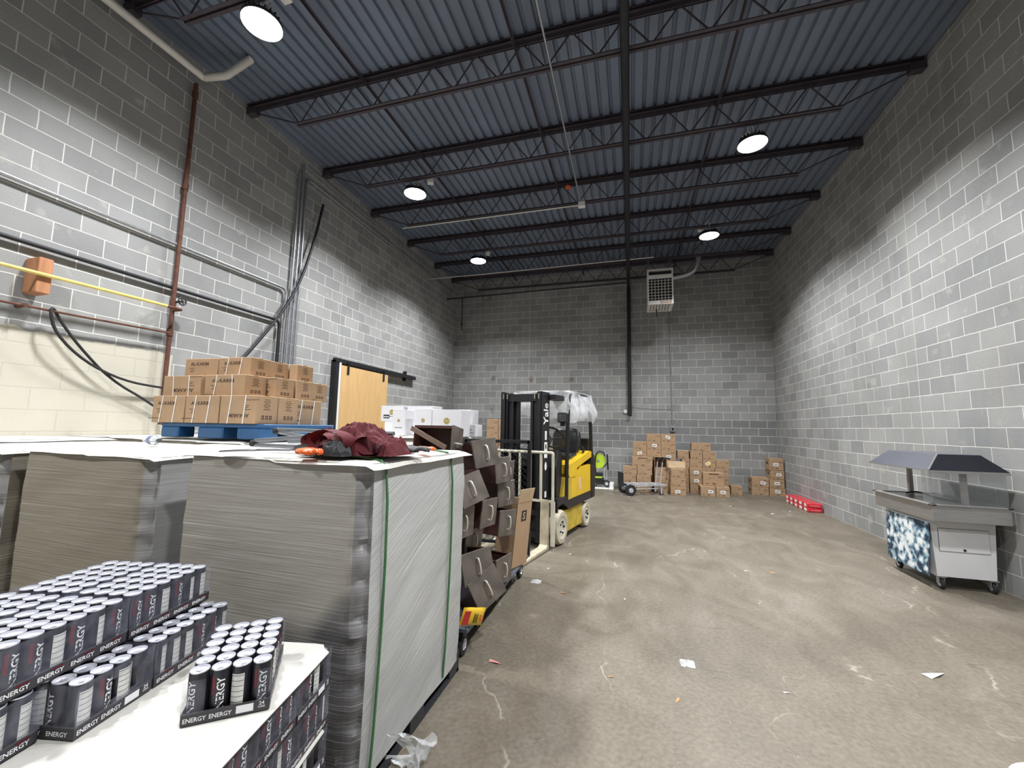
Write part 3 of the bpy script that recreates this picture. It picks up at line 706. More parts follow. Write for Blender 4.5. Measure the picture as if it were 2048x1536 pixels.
SA = R(12.5); su = Vector((math.cos(SA), math.sin(SA), 0)); sv = Vector((math.sin(SA), -math.cos(SA), 0))   # slab axes: right, toward camera
SC = Vector((4.247, -10.535, 0))       # its back right corner
def slab(u, v, z): p = SC-su*u+sv*v; return (p.x, p.y, z)
pr = empty('plastic_pallet', slab(.5, .62, 0), SA, 'black pallet under the stack of energy drinks in the foreground', 'pallet'); pallet(pr, 1.0, 1.24, M_bpal, 'deck')
LZ = [.131, .2685, .408, .5455]; SHZ = .681
names = ['bottom', 'third', 'second', 'top']
spots = ['at the back corner', 'next to the back corner', 'third from the back', 'nearest the camera']
for li, z in enumerate(LZ):
    v = 0
    for k in range(4):
        if k == 0 and li % 2 == 1: place_case(*slab(TL/2+.004, TW/2, z), SA+R(90), 'energy drink case end-on %s in the %s layer under the paperboard' % (spots[k], names[li]), 'energy drink cases below the sheet'); v = TW+.006
        else:
            place_case(*slab(TW/2+.004, v+TL/2, z), SA, 'energy drink case %s, %s layer under the paperboard' % (spots[k], names[li]), 'energy drink cases below the sheet'); v += TL+.006
def sheet(name, z, label, u1=1.02, v1=1.28, th=.003, ov=.008):
    b = MB(); n = 24; vs = []
    for j in range(n+1):
        for i in range(n+1):
            u = -ov+(u1+ov)*i/n; v = -ov+(v1+ov)*j/n; cu = cv = 0
            rr = max(0, .05-max(u+ov, 0))/.05*max(0, .05-max(v+ov, 0))/.05      # rounded corner
            x, y, _ = slab(u+rr*.03, v+rr*.03, 0)
            zz = z+.0035+.0025*noise.noise(Vector((u*3, v*3, z*9)))
            vs.append((x, y, zz))
    m_ = (n+1)*(n+1); top = vs; bot = [(x, y, z_-th) for x, y, z_ in vs]
    fs = [(j*(n+1)+i, j*(n+1)+i+1, (j+1)*(n+1)+i+1, (j+1)*(n+1)+i) for j in range(n) for i in range(n)]
    b.mesh(top, fs); b.mesh(bot, fs)
    ring = [i for i in range(n)]+[j*(n+1)+n for j in range(n)]+[n*(n+1)+i for i in range(n, 0, -1)]+[j*(n+1) for j in range(n, 0, -1)]
    b.f += [(ring[i], ring[(i+1) % len(ring)], m_+ring[(i+1) % len(ring)], m_+ring[i]) for i in range(len(ring))]; b.m += [0]*len(ring)
    return tag(b.build(name, M_paper, smooth=True), label, 'paperboard sheet')
sheet('paperboard_sheet', SHZ, 'cream paperboard sheet covering the foreground stack of drinks')
sheet('paperboard_sheet', LZ[2]-.005, 'lower paperboard sheet between layers of energy drink cases')
SZ = SHZ+.0075
# upper piles, local frame turned 11.5 degrees; origin = back right can of the upper layer
A2 = R(11.6); u2 = Vector((math.cos(A2), math.sin(A2), 0)); v2 = Vector((math.sin(A2), -math.cos(A2), 0)); O2 = Vector((3.692, -10.67, 0))
def at2(iu, iv): return O2+u2*iu*PT+v2*iv*PT
UZ = SZ+CH+.0075
def tray_c(iu, iv): return at2(iu-1.5, iv+2.5)     # iu, iv = can index of the back right can
gU = 'energy drink cases in the upper layer of the left pile'; gL = 'energy drink cases in the lower layer of the left pile'
for iu, iv, z, l, g in ((0, 0, UZ, 'upper energy drink case at the back right of the left pile', gU), (-4.26, 0, UZ, 'upper energy drink case at the back left of the left pile', gU),
                        (0, 6.28, UZ, 'upper energy drink case at the front right of the left pile', gU), (-4.26, 6.28, UZ, 'upper energy drink case at the front left of the left pile', gU),
                        (2, 0, SZ, 'lower energy drink case at the back right of the left pile, half covered', gL), (-2.2, 0, SZ, 'lower energy drink case in the middle of the back row, covered', gL), (-6.4, 0, SZ, 'lower energy drink case at the back left corner, covered', gL),
                        (.25, 10.65, SZ, 'lower energy drink case nearest the camera, under the front right upper case', gL),
                        (-4.1, 10.65, SZ, 'lower energy drink case nearest the camera, one further left', gL)):
    p = tray_c(iu, iv); place_case(p.x, p.y, z, A2, l, g)
for iu, l in ((2, 'lower energy drink case turned sideways with torn film and a white label'), (-4.3, 'covered lower energy drink case turned sideways left of the torn one')):
    p = at2(iu-2.5, 6.3+1.5); place_case(p.x, p.y, SZ, A2+R(90), l, gL)
# the single case standing alone on the sheet
A3 = R(38.5); c3 = Vector((4.146, -11.036, 0)); u3 = Vector((math.cos(A3), math.sin(A3), 0)); w3 = Vector((-math.sin(A3), math.cos(A3), 0))
p = c3+u3*TW/2+w3*TL/2
solo = copy_tree(case0); solo.location = (p.x, p.y, SZ); solo.rotation_euler = (0, 0, A3)
for ch in list(solo.children):
    if ch.name.startswith('shrink_film'): bpy.data.objects.remove(ch)
    elif ch.name.startswith('can'):
        if ch.location.y < -.1:
            i = round(ch.location.x/PT+1.5); ch.rotation_euler.z = [-PI/2-.45, -PI/2+.25, PI/2+.3, -PI/2+.3][i]
film_obj(solo, True)
tag(solo, 'single open energy drink case standing alone on the cream paperboard', 'case of drinks')

# ------------------------------------------------------------------ blue pallet with printed cartons
bp_ = empty('blue_pallet', (1.72, -8.70, 1.395), 0, 'blue plastic pallet carrying the brown tied cartons', 'pallet')
b = MB(); w, l = 1.22, .88
b.rbox(-w/2, w/2, -l/2, l/2, .10, .135, .006)
for x in (-w/2, -.15, w/2-.30):
    for y in (-l/2, -.08, l/2-.16): b.rbox(x, x+.30 if x != -w/2 else x+.22, y, y+.16, 0, .10, .01)
b.build('deck', M_blue, bp_)
CL, CD = .405, .235
def carton(name, l, d, hgt, mats=None, txt='AL-KARIM', flip=False, straps=True, side=True, tape=True, end=True):
    """printed carton: x = length, y = depth (print faces -y and +y), z = height"""
    r = empty(name); hl, hd = l/2, d/2
    b = MB(); b.rbox(-hl, hl, -hd, hd, 0, hgt, .004)
    e = .0015; s = -1 if flip else 1; zc = hgt/2
    if txt:
        for sy in (-1, 1):
            o = Vector((0, sy*(hd+e), 0)); xd = (-sy*s, 0, 0); yd = (0, 0, s)
            b.text(txt, l*.56, .034, face_m((-.02*sy*-s, sy*(hd+e), zc+s*hgt*.22), xd, yd), 1)
            for k, (ww, dz) in enumerate(((.10, .06), (.05, .02), (.07, -.0), (.05, -.02))): b.text('rice' if k % 2 else 'tea', ww, .010, face_m((sy*s*l*-.14*-1, sy*(hd+e), zc+s*(dz-.035)), xd, yd), 1) if False else None
            for k in range(4):
                ww = (.07, .045, .05, .16)[k]; z = zc+s*((.0, -.018, -.034, -.085)[k]); x0 = -sy*s*(-l*.20)-0
                b.box(min(x0, x0+sy*-s*ww*-1), max(x0, x0+sy*-s*ww*-1), sy*(hd+e)-.0002, sy*(hd+e)+.0002, z-.0022, z+.0022, 1)
    if end:
        for sx in (-1, 1):
            X = sx*(hl+e)
            for k in range(6):
                z = hgt*(.86-.07*k); ww = d*(.32 if k % 2 else .22)
                b.box(X-.0002, X+.0002, -ww/2, ww/2, z-.0025, z+.0025, 1)
            for k in range(3): b.box(X-.0002, X+.0002, -.05+k*.04, -.025+k*.04, hgt*.16, hgt*.30, 1); b.box(X-.0003, X+.0003, -.043+k*.04, -.035+k*.04, hgt*.19, hgt*.27, 0)
    b.build('box', [M_card, M_ink], r)
    if tape:
        b = MB(); b.box(-hl-.0006, hl+.0006, -.022, .022, hgt, hgt+.0008)
        for sx in (-1, 1): b.box(min(sx*hl, sx*(hl+.0008)), max(sx*hl, sx*(hl+.0008)), -.022, .022, hgt-.06, hgt+.0008)
        b.build('tape', M_tape, r)
    if straps:
        for x in (-l*.22, l*.20):
            b = MB(); e2 = .003; q = .006; k = random.uniform(-.02, .02)
            for (ya, za, yb, zb) in ((-hd, 0, -hd, hgt), (hd, 0, hd, hgt)):
                sg = -1 if ya < 0 else 1
                b.mesh([(x-q+k, ya+sg*e2, za), (x+q+k, ya+sg*e2, za), (x+q-k, yb+sg*e2, zb+e2), (x-q-k, yb+sg*e2, zb+e2)], [(0, 1, 2, 3)])
            b.mesh([(x-q-k, -hd-e2, hgt+e2), (x+q-k, -hd-e2, hgt+e2), (x+q-k, hd+e2, hgt+e2), (x-q-k, hd+e2, hgt+e2)], [(0, 1, 2, 3)])
            b.build('strap', M_strap, r)
    return r
protos = {}
def put_carton(kind, x, y, z, rz, label, group='brown printed cartons on the blue pallet'):
    if kind not in protos:
        h_ = .25 if kind[0] == 'U' else .197
        protos[kind] = carton('printed_carton', .48 if kind[0] == 'M' else CL, CD, h_, flip='f' in kind, straps='s' in kind); o = protos[kind]
    else: o = copy_tree(protos[kind])
    o.location = (x, y, z); o.rotation_euler = (0, 0, rz); tag(o, label, 'carton', group); return o
BZ = 1.395+.136; X0 = 1.00; Y0 = -9.16
lowr = [('Us', 0, 'bottom row left carton'), ('Us', 1, 'bottom row middle carton'), ('Usf', 2, 'bottom corner carton, upside-down print')]
for k, i, l in lowr: put_carton(k, X0+.205+i*.418, Y0+CD/2, BZ, 0, 'tied brown carton with black print, %s on the blue pallet' % l)
for i in range(3): put_carton('Us', X0+.205+i*.418, Y0+CD*1.5+.006, BZ, 0, 'tied brown carton, second line of bottom layer, %s' % ('hidden at the left', 'hidden in the middle', 'showing its end at the right')[i])
put_carton('Us', 2.04, -8.47, BZ, R(90), 'tied brown carton turned side-on, bottom layer, right side')
put_carton('Usf', 1.64, -8.47, BZ, R(90), 'tied brown carton turned side-on, bottom layer, centre')
put_carton('Us', 1.24, -8.47, BZ, R(90), 'tied brown carton turned side-on, bottom layer, left')
MZ = BZ+.2535
put_carton('Msf', 1.215, -8.95, MZ, 0, 'tied brown carton lying in the middle layer at the left, print upside down')
put_carton('Ms', 1.75, -8.95, MZ, 0, 'tied brown carton in the middle layer with clear upright print')
put_carton('Lf', 1.88, -8.70, MZ, 0, 'plain brown carton set back in the middle layer, right of the tied pair')
put_carton('L', 1.90, -8.455, MZ, 0, 'plain brown carton second from the right in the middle layer')
put_carton('L', 1.87, -8.215, MZ, 0, 'plain brown carton at the right end of the middle layer')
put_carton('L', 1.45, -8.70, MZ, 0, 'brown carton in the centre of the middle layer, under the top row')
put_carton('L', 1.45, -8.40, MZ, 0, 'brown carton at the back of the middle layer')
TZ = MZ+.2005
put_carton('L', 1.18, -8.76, TZ, R(3), 'brown carton without straps, top left of the carton stack')
put_carton('Ls', 1.61, -8.75, TZ, 0, 'tied brown carton in the middle of the top row')
put_carton('L', 1.59, -8.495, TZ, 0, 'brown carton in the top row behind the tied one')
put_carton('Ls', 1.69, -8.245, TZ, 0, 'tied brown carton at the right end of the top row')

# ------------------------------------------------------------------ white tea cartons
M_tea = mat('white_carton', (.66, .66, .69), .5, 0, .03, 6); M_gold = mat('gold_print', (.45, .34, .08), .4, .4, .1, 30)
def tea(x0, x1, y, z0, z1, dep, label, emblem=True, writing=False, cups=False):
    w = x1-x0; hh = z1-z0; r = empty('tea_carton', ((x0+x1)/2, y+dep/2, z0), 0, label, 'carton', 'white tea cartons')
    b = MB(); b.rbox(-w/2, w/2, -dep/2, dep/2, 0, hh, .003); fy = -dep/2-.0012
    b.mesh([(-w/2+.002, fy+.0006, hh*.985), (w/2-.002, fy+.0006, hh*.985), (w/2-.002, fy+.0006, hh*.99), (-w/2+.002, fy+.0006, hh*.99)], [(0, 1, 2, 3)], 2)
    if emblem:
        ew = min(.04, w*.11)
        b.lathe([(0, 0), (ew, 0)], 18, 1, M=Matrix.Translation((0, fy, hh*.58)) @ Matrix.Rotation(R(90), 4, 'X'))
        for k in range(3): b.box(-ew*.7, ew*.7, fy-.0012, fy-.0006, hh*.58-.012+k*.010, hh*.58-.010+k*.010, 0)
    if writing: b.text('HATRAS GREEN TEA', w*.72, .018, face_m((0, fy, hh*.30), (1, 0, 0), (0, 0, 1)), 2)
    elif emblem: b.box(-w*.3, w*.3, fy-.0004, fy, hh*.30, hh*.30+.006, 2)
    if cups:
        b.box(-w*.38, -w*.1, fy-.0004, fy, hh*.18, hh*.42, 2)
        for k in range(3): b.box(-w*.36+k*w*.085, -w*.36+k*w*.085+w*.055, fy-.001, fy-.0005, hh*.24, hh*.33, 0)
    b.build('box', [M_tea, M_gold, M_ink2], r)
    return r
TB = 1.415
tea(3.04, 3.43, -7.40, TB, 1.74, .3, 'large white tea carton with gold emblem, rightmost in front', writing=True)
tea(2.80, 3.035, -7.40, TB, 1.745, .22, 'white tea carton with gold emblem, second from the right in front')
tea(2.49, 2.67, -7.40, TB, 1.735, .22, 'narrow white tea carton in front at the left')
tea(2.03, 2.37, -6.96, TB+.18, 1.81, .3, 'white tea carton with a black cup symbol, upper left at the back', cups=True)
tea(2.12, 2.40, -7.00, TB, TB+.178, .35, 'low white tea carton under the one with the cup symbol', emblem=False)
tea(2.40, 2.79, -6.90, TB, 1.81, .3, 'tall plain white tea carton at the back between the emblem ones', emblem=False)
tea(3.20, 3.36, -6.95, TB+.12, 1.76, .3, 'white tea carton standing behind the large one', emblem=False)
tea(3.20, 3.36, -6.95, TB, TB+.118, .3, 'flat white tea carton at the bottom behind the large one', emblem=False)
tea(3.37, 3.50, -7.12, TB, 1.565, .25, 'small white tea carton at the far right end of the row')

# ------------------------------------------------------------------ cartons by the back wall
def hba(w, d, hh, lab=None, slot=False):
    r = empty('carton'); b = MB(); b.rbox(-w/2, w/2, 0, d, 0, hh, .004); fy = -.0012
    for k in range(3): b.box(w*.20, w*.42, fy, fy+.0005, hh*(.72-.10*k), hh*(.75-.10*k), 1) if k < 2 else None
    b.box(-w*.40, -w*.22, fy, fy+.0005, hh*.14, hh*.18, 1); b.box(-w*.05, w*.1, fy, fy+.0005, hh*.12, hh*.20, 1)
    for k in range(5): x = -w*.3+random.random()*w*.5; z = hh*random.uniform(.2, .8); b.box(x, x+w*.12, fy, fy+.0005, z, z+.004, 1)
    b.box(-w/2-.0012, -w/2-.0008, d*.3, d*.7, hh*.5, hh*.7, 1)
    if slot: b.box(-w*.22, w*.26, -.002, fy, hh*.86, hh*.94, 1)
    bx_ = b.build('box', [M_card, M_ink], r)
    if lab:
        lx, lz, rot = lab; b = MB(); b.box(-.055, .055, -.0006, .0006, -.035, .035)
        b.text('HBA', .078, .036, face_m((0, -.0010, 0), (1, 0, 0), (0, 0, 1)), 1)
        b.build('label', [M_label, M_ink2], bx_, loc=(lx*w, -.0025, lz*hh), rot=(0, R(rot), 0))
    return r
def put_hba(x0, x1, y, z0, z1, label, lab=None, slot=False, d=.27):
    o = hba(x1-x0-.006, d, z1-z0-.002, lab, slot); o.location = ((x0+x1)/2, y, z0); o.rotation_euler = (0, 0, R(random.uniform(-.4, .4)))
    tag(o, label, 'carton', 'brown cartons by the back wall'); return o
H = .206
col3 = [5.42, 5.765, 6.115, 6.465]
pos = ['left', 'middle', 'right']; tk = 'column of the stack under the outlet'
rowname = ['lowest', 'second', 'third', 'fourth', 'fifth', 'sixth', 'topmost']
lab7 = {(4, 0): (0, .55, -12), (5, 1): (.05, .55, 8), (4, 2): (.02, .22, 0), (6, 2): (-.02, .6, 28)}
for c_ in range(3):
    for r_ in range(7):
        if c_ == 0 and r_ == 6: continue
        put_hba(col3[c_], col3[c_+1], -.70, r_*H, (r_+1)*H, 'brown carton, %s in the %s %s' % (rowname[r_], pos[c_], tk)+(', HBA label' if (r_, c_) in lab7 else ''), lab7.get((r_, c_)), d=.28)
put_hba(5.40, 5.89, -1.00, 3*H, 3*H+.235, 'larger brown carton with a dark slot, behind the hand truck handle side', slot=True)
for (x0, x1, r_, l) in ((5.17, 5.515, 2, 'front row carton at the left end above the truck plate'), (5.52, 5.875, 2, 'front row carton under the slotted one'), (5.17, 5.49, 1, 'front row carton left, second from the floor'), (5.50, 5.845, 1, 'front row carton behind the truck bed, left'),
                        (5.17, 5.49, 0, 'lowest front row carton at the left end'), (5.50, 5.845, 0, 'lowest front row carton behind the truck wheels'),
                        (5.93, 6.27, 2, 'front row carton just left of the truck handle, third up'), (5.93, 6.27, 1, 'front row carton just left of the truck handle, second up'), (5.93, 6.27, 0, 'front row carton behind the truck castor, lowest')):
    put_hba(x0, x1, -1.0, r_*H, (r_+1)*H, 'brown carton, '+l)
put_hba(6.29, 6.60, -1.28, 2*H, 3*H, 'brown carton third up in the pillar right of the hand truck'); put_hba(6.28, 6.62, -1.28, H, 2*H, 'brown carton second up in the pillar right of the hand truck')
put_hba(6.27, 6.62, -1.28, 0, H, 'lowest carton right of the hand truck with an HBA label', (-.03, .42, -3))
# open carton lying on the pillar: dark mouth and a pale flap
o = empty('open_carton', (6.22, -1.0, 3*H), R(2), 'open brown carton on its side with a pale flap and dark mouth', 'carton')
b = MB(); t = .005; b.box(-.28, -.0, 0, .3, 0, t).box(-.28, 0, 0, .3, .25, .25+t).box(-.28, 0, .295, .3, 0, .25).box(-.28, -.275, 0, .3, 0, .25).box(-.005, 0, 0, .3, 0, .25); b.build('box', M_card, o)
b = MB(); b.box(0.002, .42, -.004, 0, 0, .17, M=Matrix.Translation((0, -.06, .005)) @ Matrix.Rotation(R(-20), 4, 'X')); b.build('flap', M_card2, o)
b = MB(); b.box(-.26, -.04, .02, .28, .01, .012).build('shade_sheet', M_ink, o)  # dark sheet added to stand in for shade inside the carton mouth
gm = [('l', 4, 6.50, 6.775, 'left'), ('l', 4, 6.805, 7.09, 'middle'), ('l', 4, 7.095, 7.39, 'right')]
put_hba(6.84, 7.29, -.66, 5*H, 6*H, 'wide brown carton on top of the middle heap', d=.26)
for _, r_, x0, x1, s_ in gm: put_hba(x0, x1, -.66, 4*H, 5*H, 'brown carton, %s in the second row from the top of the middle heap' % s_)
for x0, x1, l, lb in ((6.60, 6.785, 'narrow showing part at the left', None), (6.79, 7.085, 'second from left', None), (7.09, 7.39, 'torn label, yellow tape', (-.1, .55, -30)), (7.395, 7.69, 'rightmost, lid ajar', None)):
    put_hba(x0, x1, -.66, 3*H, 4*H, 'brown carton in the third row of the middle heap, '+l, lb)
tag(MB().mesh([(7.20, -.666, .68), (7.27, -.666, .70), (7.24, -.668, .76), (7.205, -.667, .77)], [(0, 1, 2, 3)]).build('tape_scrap', mat('yellow_tape', (.75, .62, .08), .5)), 'scrap of yellow tape on a carton of the middle heap', 'tape')
for r_ in range(3):
    put_hba(6.64, 6.765, -.66, r_*H, (r_+1)*H, 'narrow showing brown carton at the left of the middle heap, %s' % rowname[r_])
    put_hba(6.77, 7.045, -.78, r_*H, (r_+1)*H, 'brown carton in the middle heap left column, %s row' % rowname[r_]+('' if r_ == 0 else ', with an HBA label'), None if r_ == 0 else (.05, .5, -2), d=.38)
    put_hba(7.05, 7.36, -.66, r_*H, (r_+1)*H, 'brown carton behind the big slotted one, %s row' % rowname[r_]); put_hba(7.365, 7.67, -.66, r_*H, (r_+1)*H, 'brown carton right of centre in the middle heap, %s row' % rowname[r_])
put_hba(7.03, 7.49, -1.04, 1.14*H, 1.14*H+.31, 'big brown carton with a long slot at the front of the middle heap', slot=True, d=.30)
put_hba(6.95, 7.275, -1.17, 0, .233, 'floor carton with an HBA label at the front left of the middle heap', (.18, .5, 3), d=.42); put_hba(7.285, 7.58, -1.17, 0, .233, 'floor carton with an HBA label at the front right of the middle heap', (0, .5, 5), d=.42)
put_hba(7.70, 7.95, -.70, 0, .225, 'brown carton on the floor at the right end of the middle heap')
# right hand group in the corner
rg = 'of the group in the right corner'
put_hba(8.20, 8.57, -.50, 0, .20, 'brown carton on the floor at the left '+rg, d=.35); put_hba(8.21, 8.58, -.50, .202, .43, 'brown carton with an HBA label, upper left '+rg, (.15, .45, 8), d=.35)
put_hba(8.585, 8.925, -.50, 0, .19, 'lowest brown carton of the corner pillar, HBA label', (0, .6, 6), d=.35); put_hba(8.59, 8.91, -.50, .195, .40, 'second carton of the corner pillar, HBA label', (0, .55, 0), d=.35)
put_hba(8.62, 8.915, -.50, .405, .61, 'third carton of the corner pillar, HBA label', (.1, .55, -2), d=.35); put_hba(8.60, 8.91, -.50, .615, .90, 'topmost carton of the corner pillar, HBA label', (-.05, .5, 2), d=.34)
# brown cartons far behind the forklift mast
for i, (x0, x1) in enumerate(((1.50, 1.84), (1.845, 2.18))):
    for k in range(6): put_hba(x0, x1, -1.05, k*.294, (k+1)*.294, 'tall brown carton behind the mast, %s column, %s up' % (('left', 'right')[i], ('first', 'second', 'third', 'fourth', 'fifth', 'sixth')[k]), d=.4)

# ------------------------------------------------------------------ red packs along the right wall
M_redp = mat('red_wrap', (.62, .02, .035), .3, 0, .15, 16, coat=.4)
for i in range(5):
    for k in range(2):
        y = -2.5+i*.245; x = 8.90-.16+.0
        r = empty('red_pack', (8.79, y+.12, k*.085), R(random.uniform(-2, 2)), 'red pack by the right wall, %s from the near end, %s layer' % (('first', 'second', 'third', 'fourth', 'fifth')[i], ('lower', 'upper')[k]), 'pack', 'red packs along the right wall')
        MB().rbox(-.125, .125, -.118, .118, 0, .083, .012).build('wrapper', M_redp, r)
        MB().box(-.1262, -.1255, -.06, .055, .012, .068).build('label', M_label, r)
        MB().box(-.08, .09, -.1192, -.1185, .035, .05).build('stripe', mat('pink_print', (.75, .25, .28), .4), r)

# ------------------------------------------------------------------ hand truck
ht = empty('hand_truck', (5.27, -1.55, 0), R(22), 'silver convertible hand truck laid flat as a platform cart before the cartons', 'hand truck')
def wheel(parent, name, c, r, w, rim=.5, tire=M_rub, hub=M_alu, ax='x', hubd=.006):
    b = MB(); M = Matrix.Translation(c) @ (Matrix.Rotation(R(90), 4, 'Y') if ax == 'x' else Matrix.Rotation(R(90), 4, 'X'))
    b.lathe([(r*rim, -w/2), (r*.9, -w/2), (r, -w*.3), (r, w*.3), (r*.9, w/2), (r*rim, w/2)], 26, 0, M)
    tyre = b.build(name, tire, parent, smooth=True); b = MB()
    b.lathe([(0, -w/2-hubd), (r*rim*.5, -w/2-hubd), (r*rim*.55, -w/2+.008), (r*rim*.9, -w/2+.010), (r*rim, -w/2)], 20, 0, M)
    b.lathe([(0, w/2+hubd), (r*rim*.5, w/2+hubd), (r*rim*.55, w/2-.008), (r*rim*.9, w/2-.010), (r*rim, w/2)], 20, 0, M)
    b.build('hub', hub, tyre, smooth=True); return tyre
wheel(ht, 'wheel', (.0, -.22, .128), .128, .085, .45, ax='y'); wheel(ht, 'wheel', (.0, .22, .128), .128, .085, .45, ax='y')
b = MB()
for y in (-.19, .19): b.box(-.08, .90, y-.014, y+.014, .225, .255)
for x in (.0, .22, .44, .66, .88): b.box(x-.02, x+.02, -.19, .19, .23, .25)
b.box(-.05, .88, -.10, -.07, .25, .262); b.box(-.05, .88, .07, .10, .25, .262); b.build('bed_frame', M_alu, ht)
b = MB()
for y in (-.17, .17): b.tube([(.1, y, .14), (.5, y, .155), (.75, y, .15), (.64, y, .22)], .011, 8)
b.box(-.02, .06, -.16, .16, .11, .15); b.build('lower_rails', M_alu, ht)
MB().rbox(-.16, -.145, -.17, .17, .20, .52, .004, M=Matrix.Rotation(R(0), 4, 'Y')).build('toe_plate', M_blk, ht)
b = MB()
for y in (-.13, .13): b.tube([(.78, y, .25), (.84, y, .78)], .012, 8, smooth=0)
b.tube([(.80, -.13, .42), (.80, .13, .42)], .008, 6, smooth=0); hp = b.build('handle_posts', M_alu, ht, smooth=True)
b = MB(); b.tube([(.84, -.13, .77), (.86, -.13, .83), (.94, -.13, .87), (1.05, -.10, .85), (1.08, 0, .84), (1.05, .10, .85), (.94, .13, .87), (.86, .13, .83), (.84, .13, .77)], .017, 8, smooth=2); b.build('handle_grip', M_rub, hp, smooth=True)
for y in (-.16, .16):
    wheel(ht, 'castor', (.78, y, .045), .045, .03, .5, ax='y'); MB().box(.76, .80, y-.022, y-.017, .04, .2).box(.76, .80, y+.017, y+.022, .04, .2).box(.75, .83, y-.03, y+.03, .2, .226).build('castor_fork', M_alu, ht)

# ------------------------------------------------------------------ pressure washer behind the forklift
pw = empty('hose_reel_cart', (4.55, -.62, .025), R(0), 'lime green hose reel on a wheeled cart behind the forklift', 'hose reel cart')
M_lime = mat('lime_plastic', (.48, .68, .04), .4, 0, .1, 10)
b = MB(); b.lathe([(.04, -.05), (.17, -.05), (.19, -.045), (.19, -.035), (.10, -.03), (.10, .03), (.19, .035), (.19, .05), (.04, .05)], 28, M=Matrix.Translation((-.02, 0, .66)) @ Matrix.Rotation(R(90), 4, 'X')); b.build('reel', M_lime, pw, smooth=True)
b = MB(); b.tube([(-.1, -.07, .10), (-.1, -.07, .78), (-.02, -.07, .92), (.12, -.07, .90), (.16, -.07, .80)], .018, 8); b.tube([(-.1, .1, .10), (-.1, .1, .8)], .016, 8); b.build('frame', M_blk, pw, smooth=True)
b = MB(); b.tube([(.20, -.08, .2), (.22, -.08, .75)], .012, 8, smooth=0); b.tube([(.14, -.08, .2), (.15, -.08, .62)], .012, 8, smooth=0); b.build('posts', M_alu, pw)
b = MB(); b.rbox(-.16, .14, -.1, .12, .06, .22, .02).rbox(-.14, .10, -.12, .10, .27, .36, .02); b.build('motor', M_blk, pw)
MB().rbox(-.14, .08, -.11, .10, .22, .27, .01).build('motor_cover', M_lime, pw)
b = MB(); b.tube([(.13, -.1, .52), (.20, -.12, .60), (.24, -.12, .72)], .014, 8); b.tube([(.24, -.12, .45), (.22, -.12, .85)], .020, 8, smooth=0); b.build('crank', M_blk, pw)
wheel(pw, 'wheel', (.20, -.08, .09), .09, .045, .5, ax='y'); wheel(pw, 'wheel', (-.12, -.08, .09), .09, .045, .5, ax='y')
b = MB(); b.box(4.25, 4.93, -.95, -.38, 0.001, .012); b.box(4.83, 4.93, -.90, -.45, .012, .14); tag(b.build('white_carton', M_label), 'flattened white carton under the green hose reel cart', 'carton')

# ------------------------------------------------------------------ forklift
fk = empty('forklift', (3.996, -6.2525, 0), R(-12), 'yellow and black forklift with a black mast, plastic sheeting on its guard', 'forklift')
M_fy = mat('forklift_yellow', (.72, .47, .012), .38, 0, .08, 5, coat=.3); M_fyd = mat('dirty_yellow', (.50, .36, .04), .55, 0, .25, 6)
M_tire = mat('cream_tyre', (.46, .41, .32), .75, 0, .18, 9); M_crm = mat('cream_enamel', (.56, .53, .43), .5, 0, .1, 8); M_steel = mat('worn_fork_steel', (.36, .28, .20), .5, .4, .3, 8)
for x in (-.41, .41):
    wheel(fk, 'front_wheel', (x, 0, .225), .225, .18, .66, M_tire, M_crm, 'x', -.02)
for x in (-.38, .38): wheel(fk, 'rear_wheel', (x, 1.18, .19), .19, .16, .66, M_tire, M_crm, 'x', -.02)
b = MB()
for cx_, cy_, rr in ((.49, 0, .075), (.45, 1.18, .06)):
    for i in range(5):
        a = 2*PI*i/5; b.cyl((cx_-.03, cy_+rr*math.cos(a), (.225 if cy_ == 0 else .19)+rr*math.sin(a)), (cx_+.012, cy_+rr*math.cos(a), (.225 if cy_ == 0 else .19)+rr*math.sin(a)), .013, 8)
b.build('wheel_nuts', M_blk, fk)
b = MB(); b.prism([(.26, .10), (.96, .10), (1.0, .40), (.24, .40)], -.40, .44, axis='x'); b.build('side_skirt', M_fyd, fk)
b = MB(); b.prism([(-.10, .40), (-.08, .50), (.1, .52), (.32, .42), (1.45, .42), (1.45, .54), (.30, .54), (.25, .60), (-.12, .60)], -.47, .47, axis='x'); b.build('chassis', M_blk, fk)
b = MB(); b.prism([(.42, .54), (1.36, .54), (1.36, .96), (.95, .96), (.92, .92), (.86, .99), (.82, .92), (.62, .92), (.55, .86), (.42, .84)], -.44, .46, axis='x'); b.build('battery_cover', M_fy, fk)
b = MB(); b.prism([(.12, .54), (.30, .54), (.30, .84), (.22, .86)], -.44, .44, axis='x'); b.build('step_panel', M_fyd, fk)
MB().box(.455, .47, .30, .42, .54, .84).build('step_recess', M_fyd, fk)
b = MB(); b.prism([(.30, .90), (.36, .84), (.62, .84), (.68, .96), (1.38, 1.08), (1.40, 1.16), (1.30, 1.18), (.62, 1.06), (.30, 1.02)], -.46, .47, axis='x'); b.build('hood', M_fy, fk)
b = MB(); b.prism([(1.36, .42), (1.56, .42), (1.60, .7), (1.56, 1.1), (1.38, 1.14)], -.46, .47, axis='x'); b.build('counterweight', M_blk, fk)
MB().box(.4605, .463, .78, .86, .62, .80).build('warning_label', mat('label_pink', (.72, .45, .40), .5), fk)
b = MB(); b.prism([(.02, .55), (.18, .55), (.24, 1.16), (.10, 1.24), (.0, 1.0)], -.42, .40, axis='x'); b.build('dash', M_blk, fk)
b = MB(); b.tube([(.16, .20, 1.22), (.16, .40, 1.38)], .022, 10, smooth=0)
Mw = Matrix.Translation((.16, .42, 1.40)) @ Matrix.Rotation(R(-52), 4, 'X')
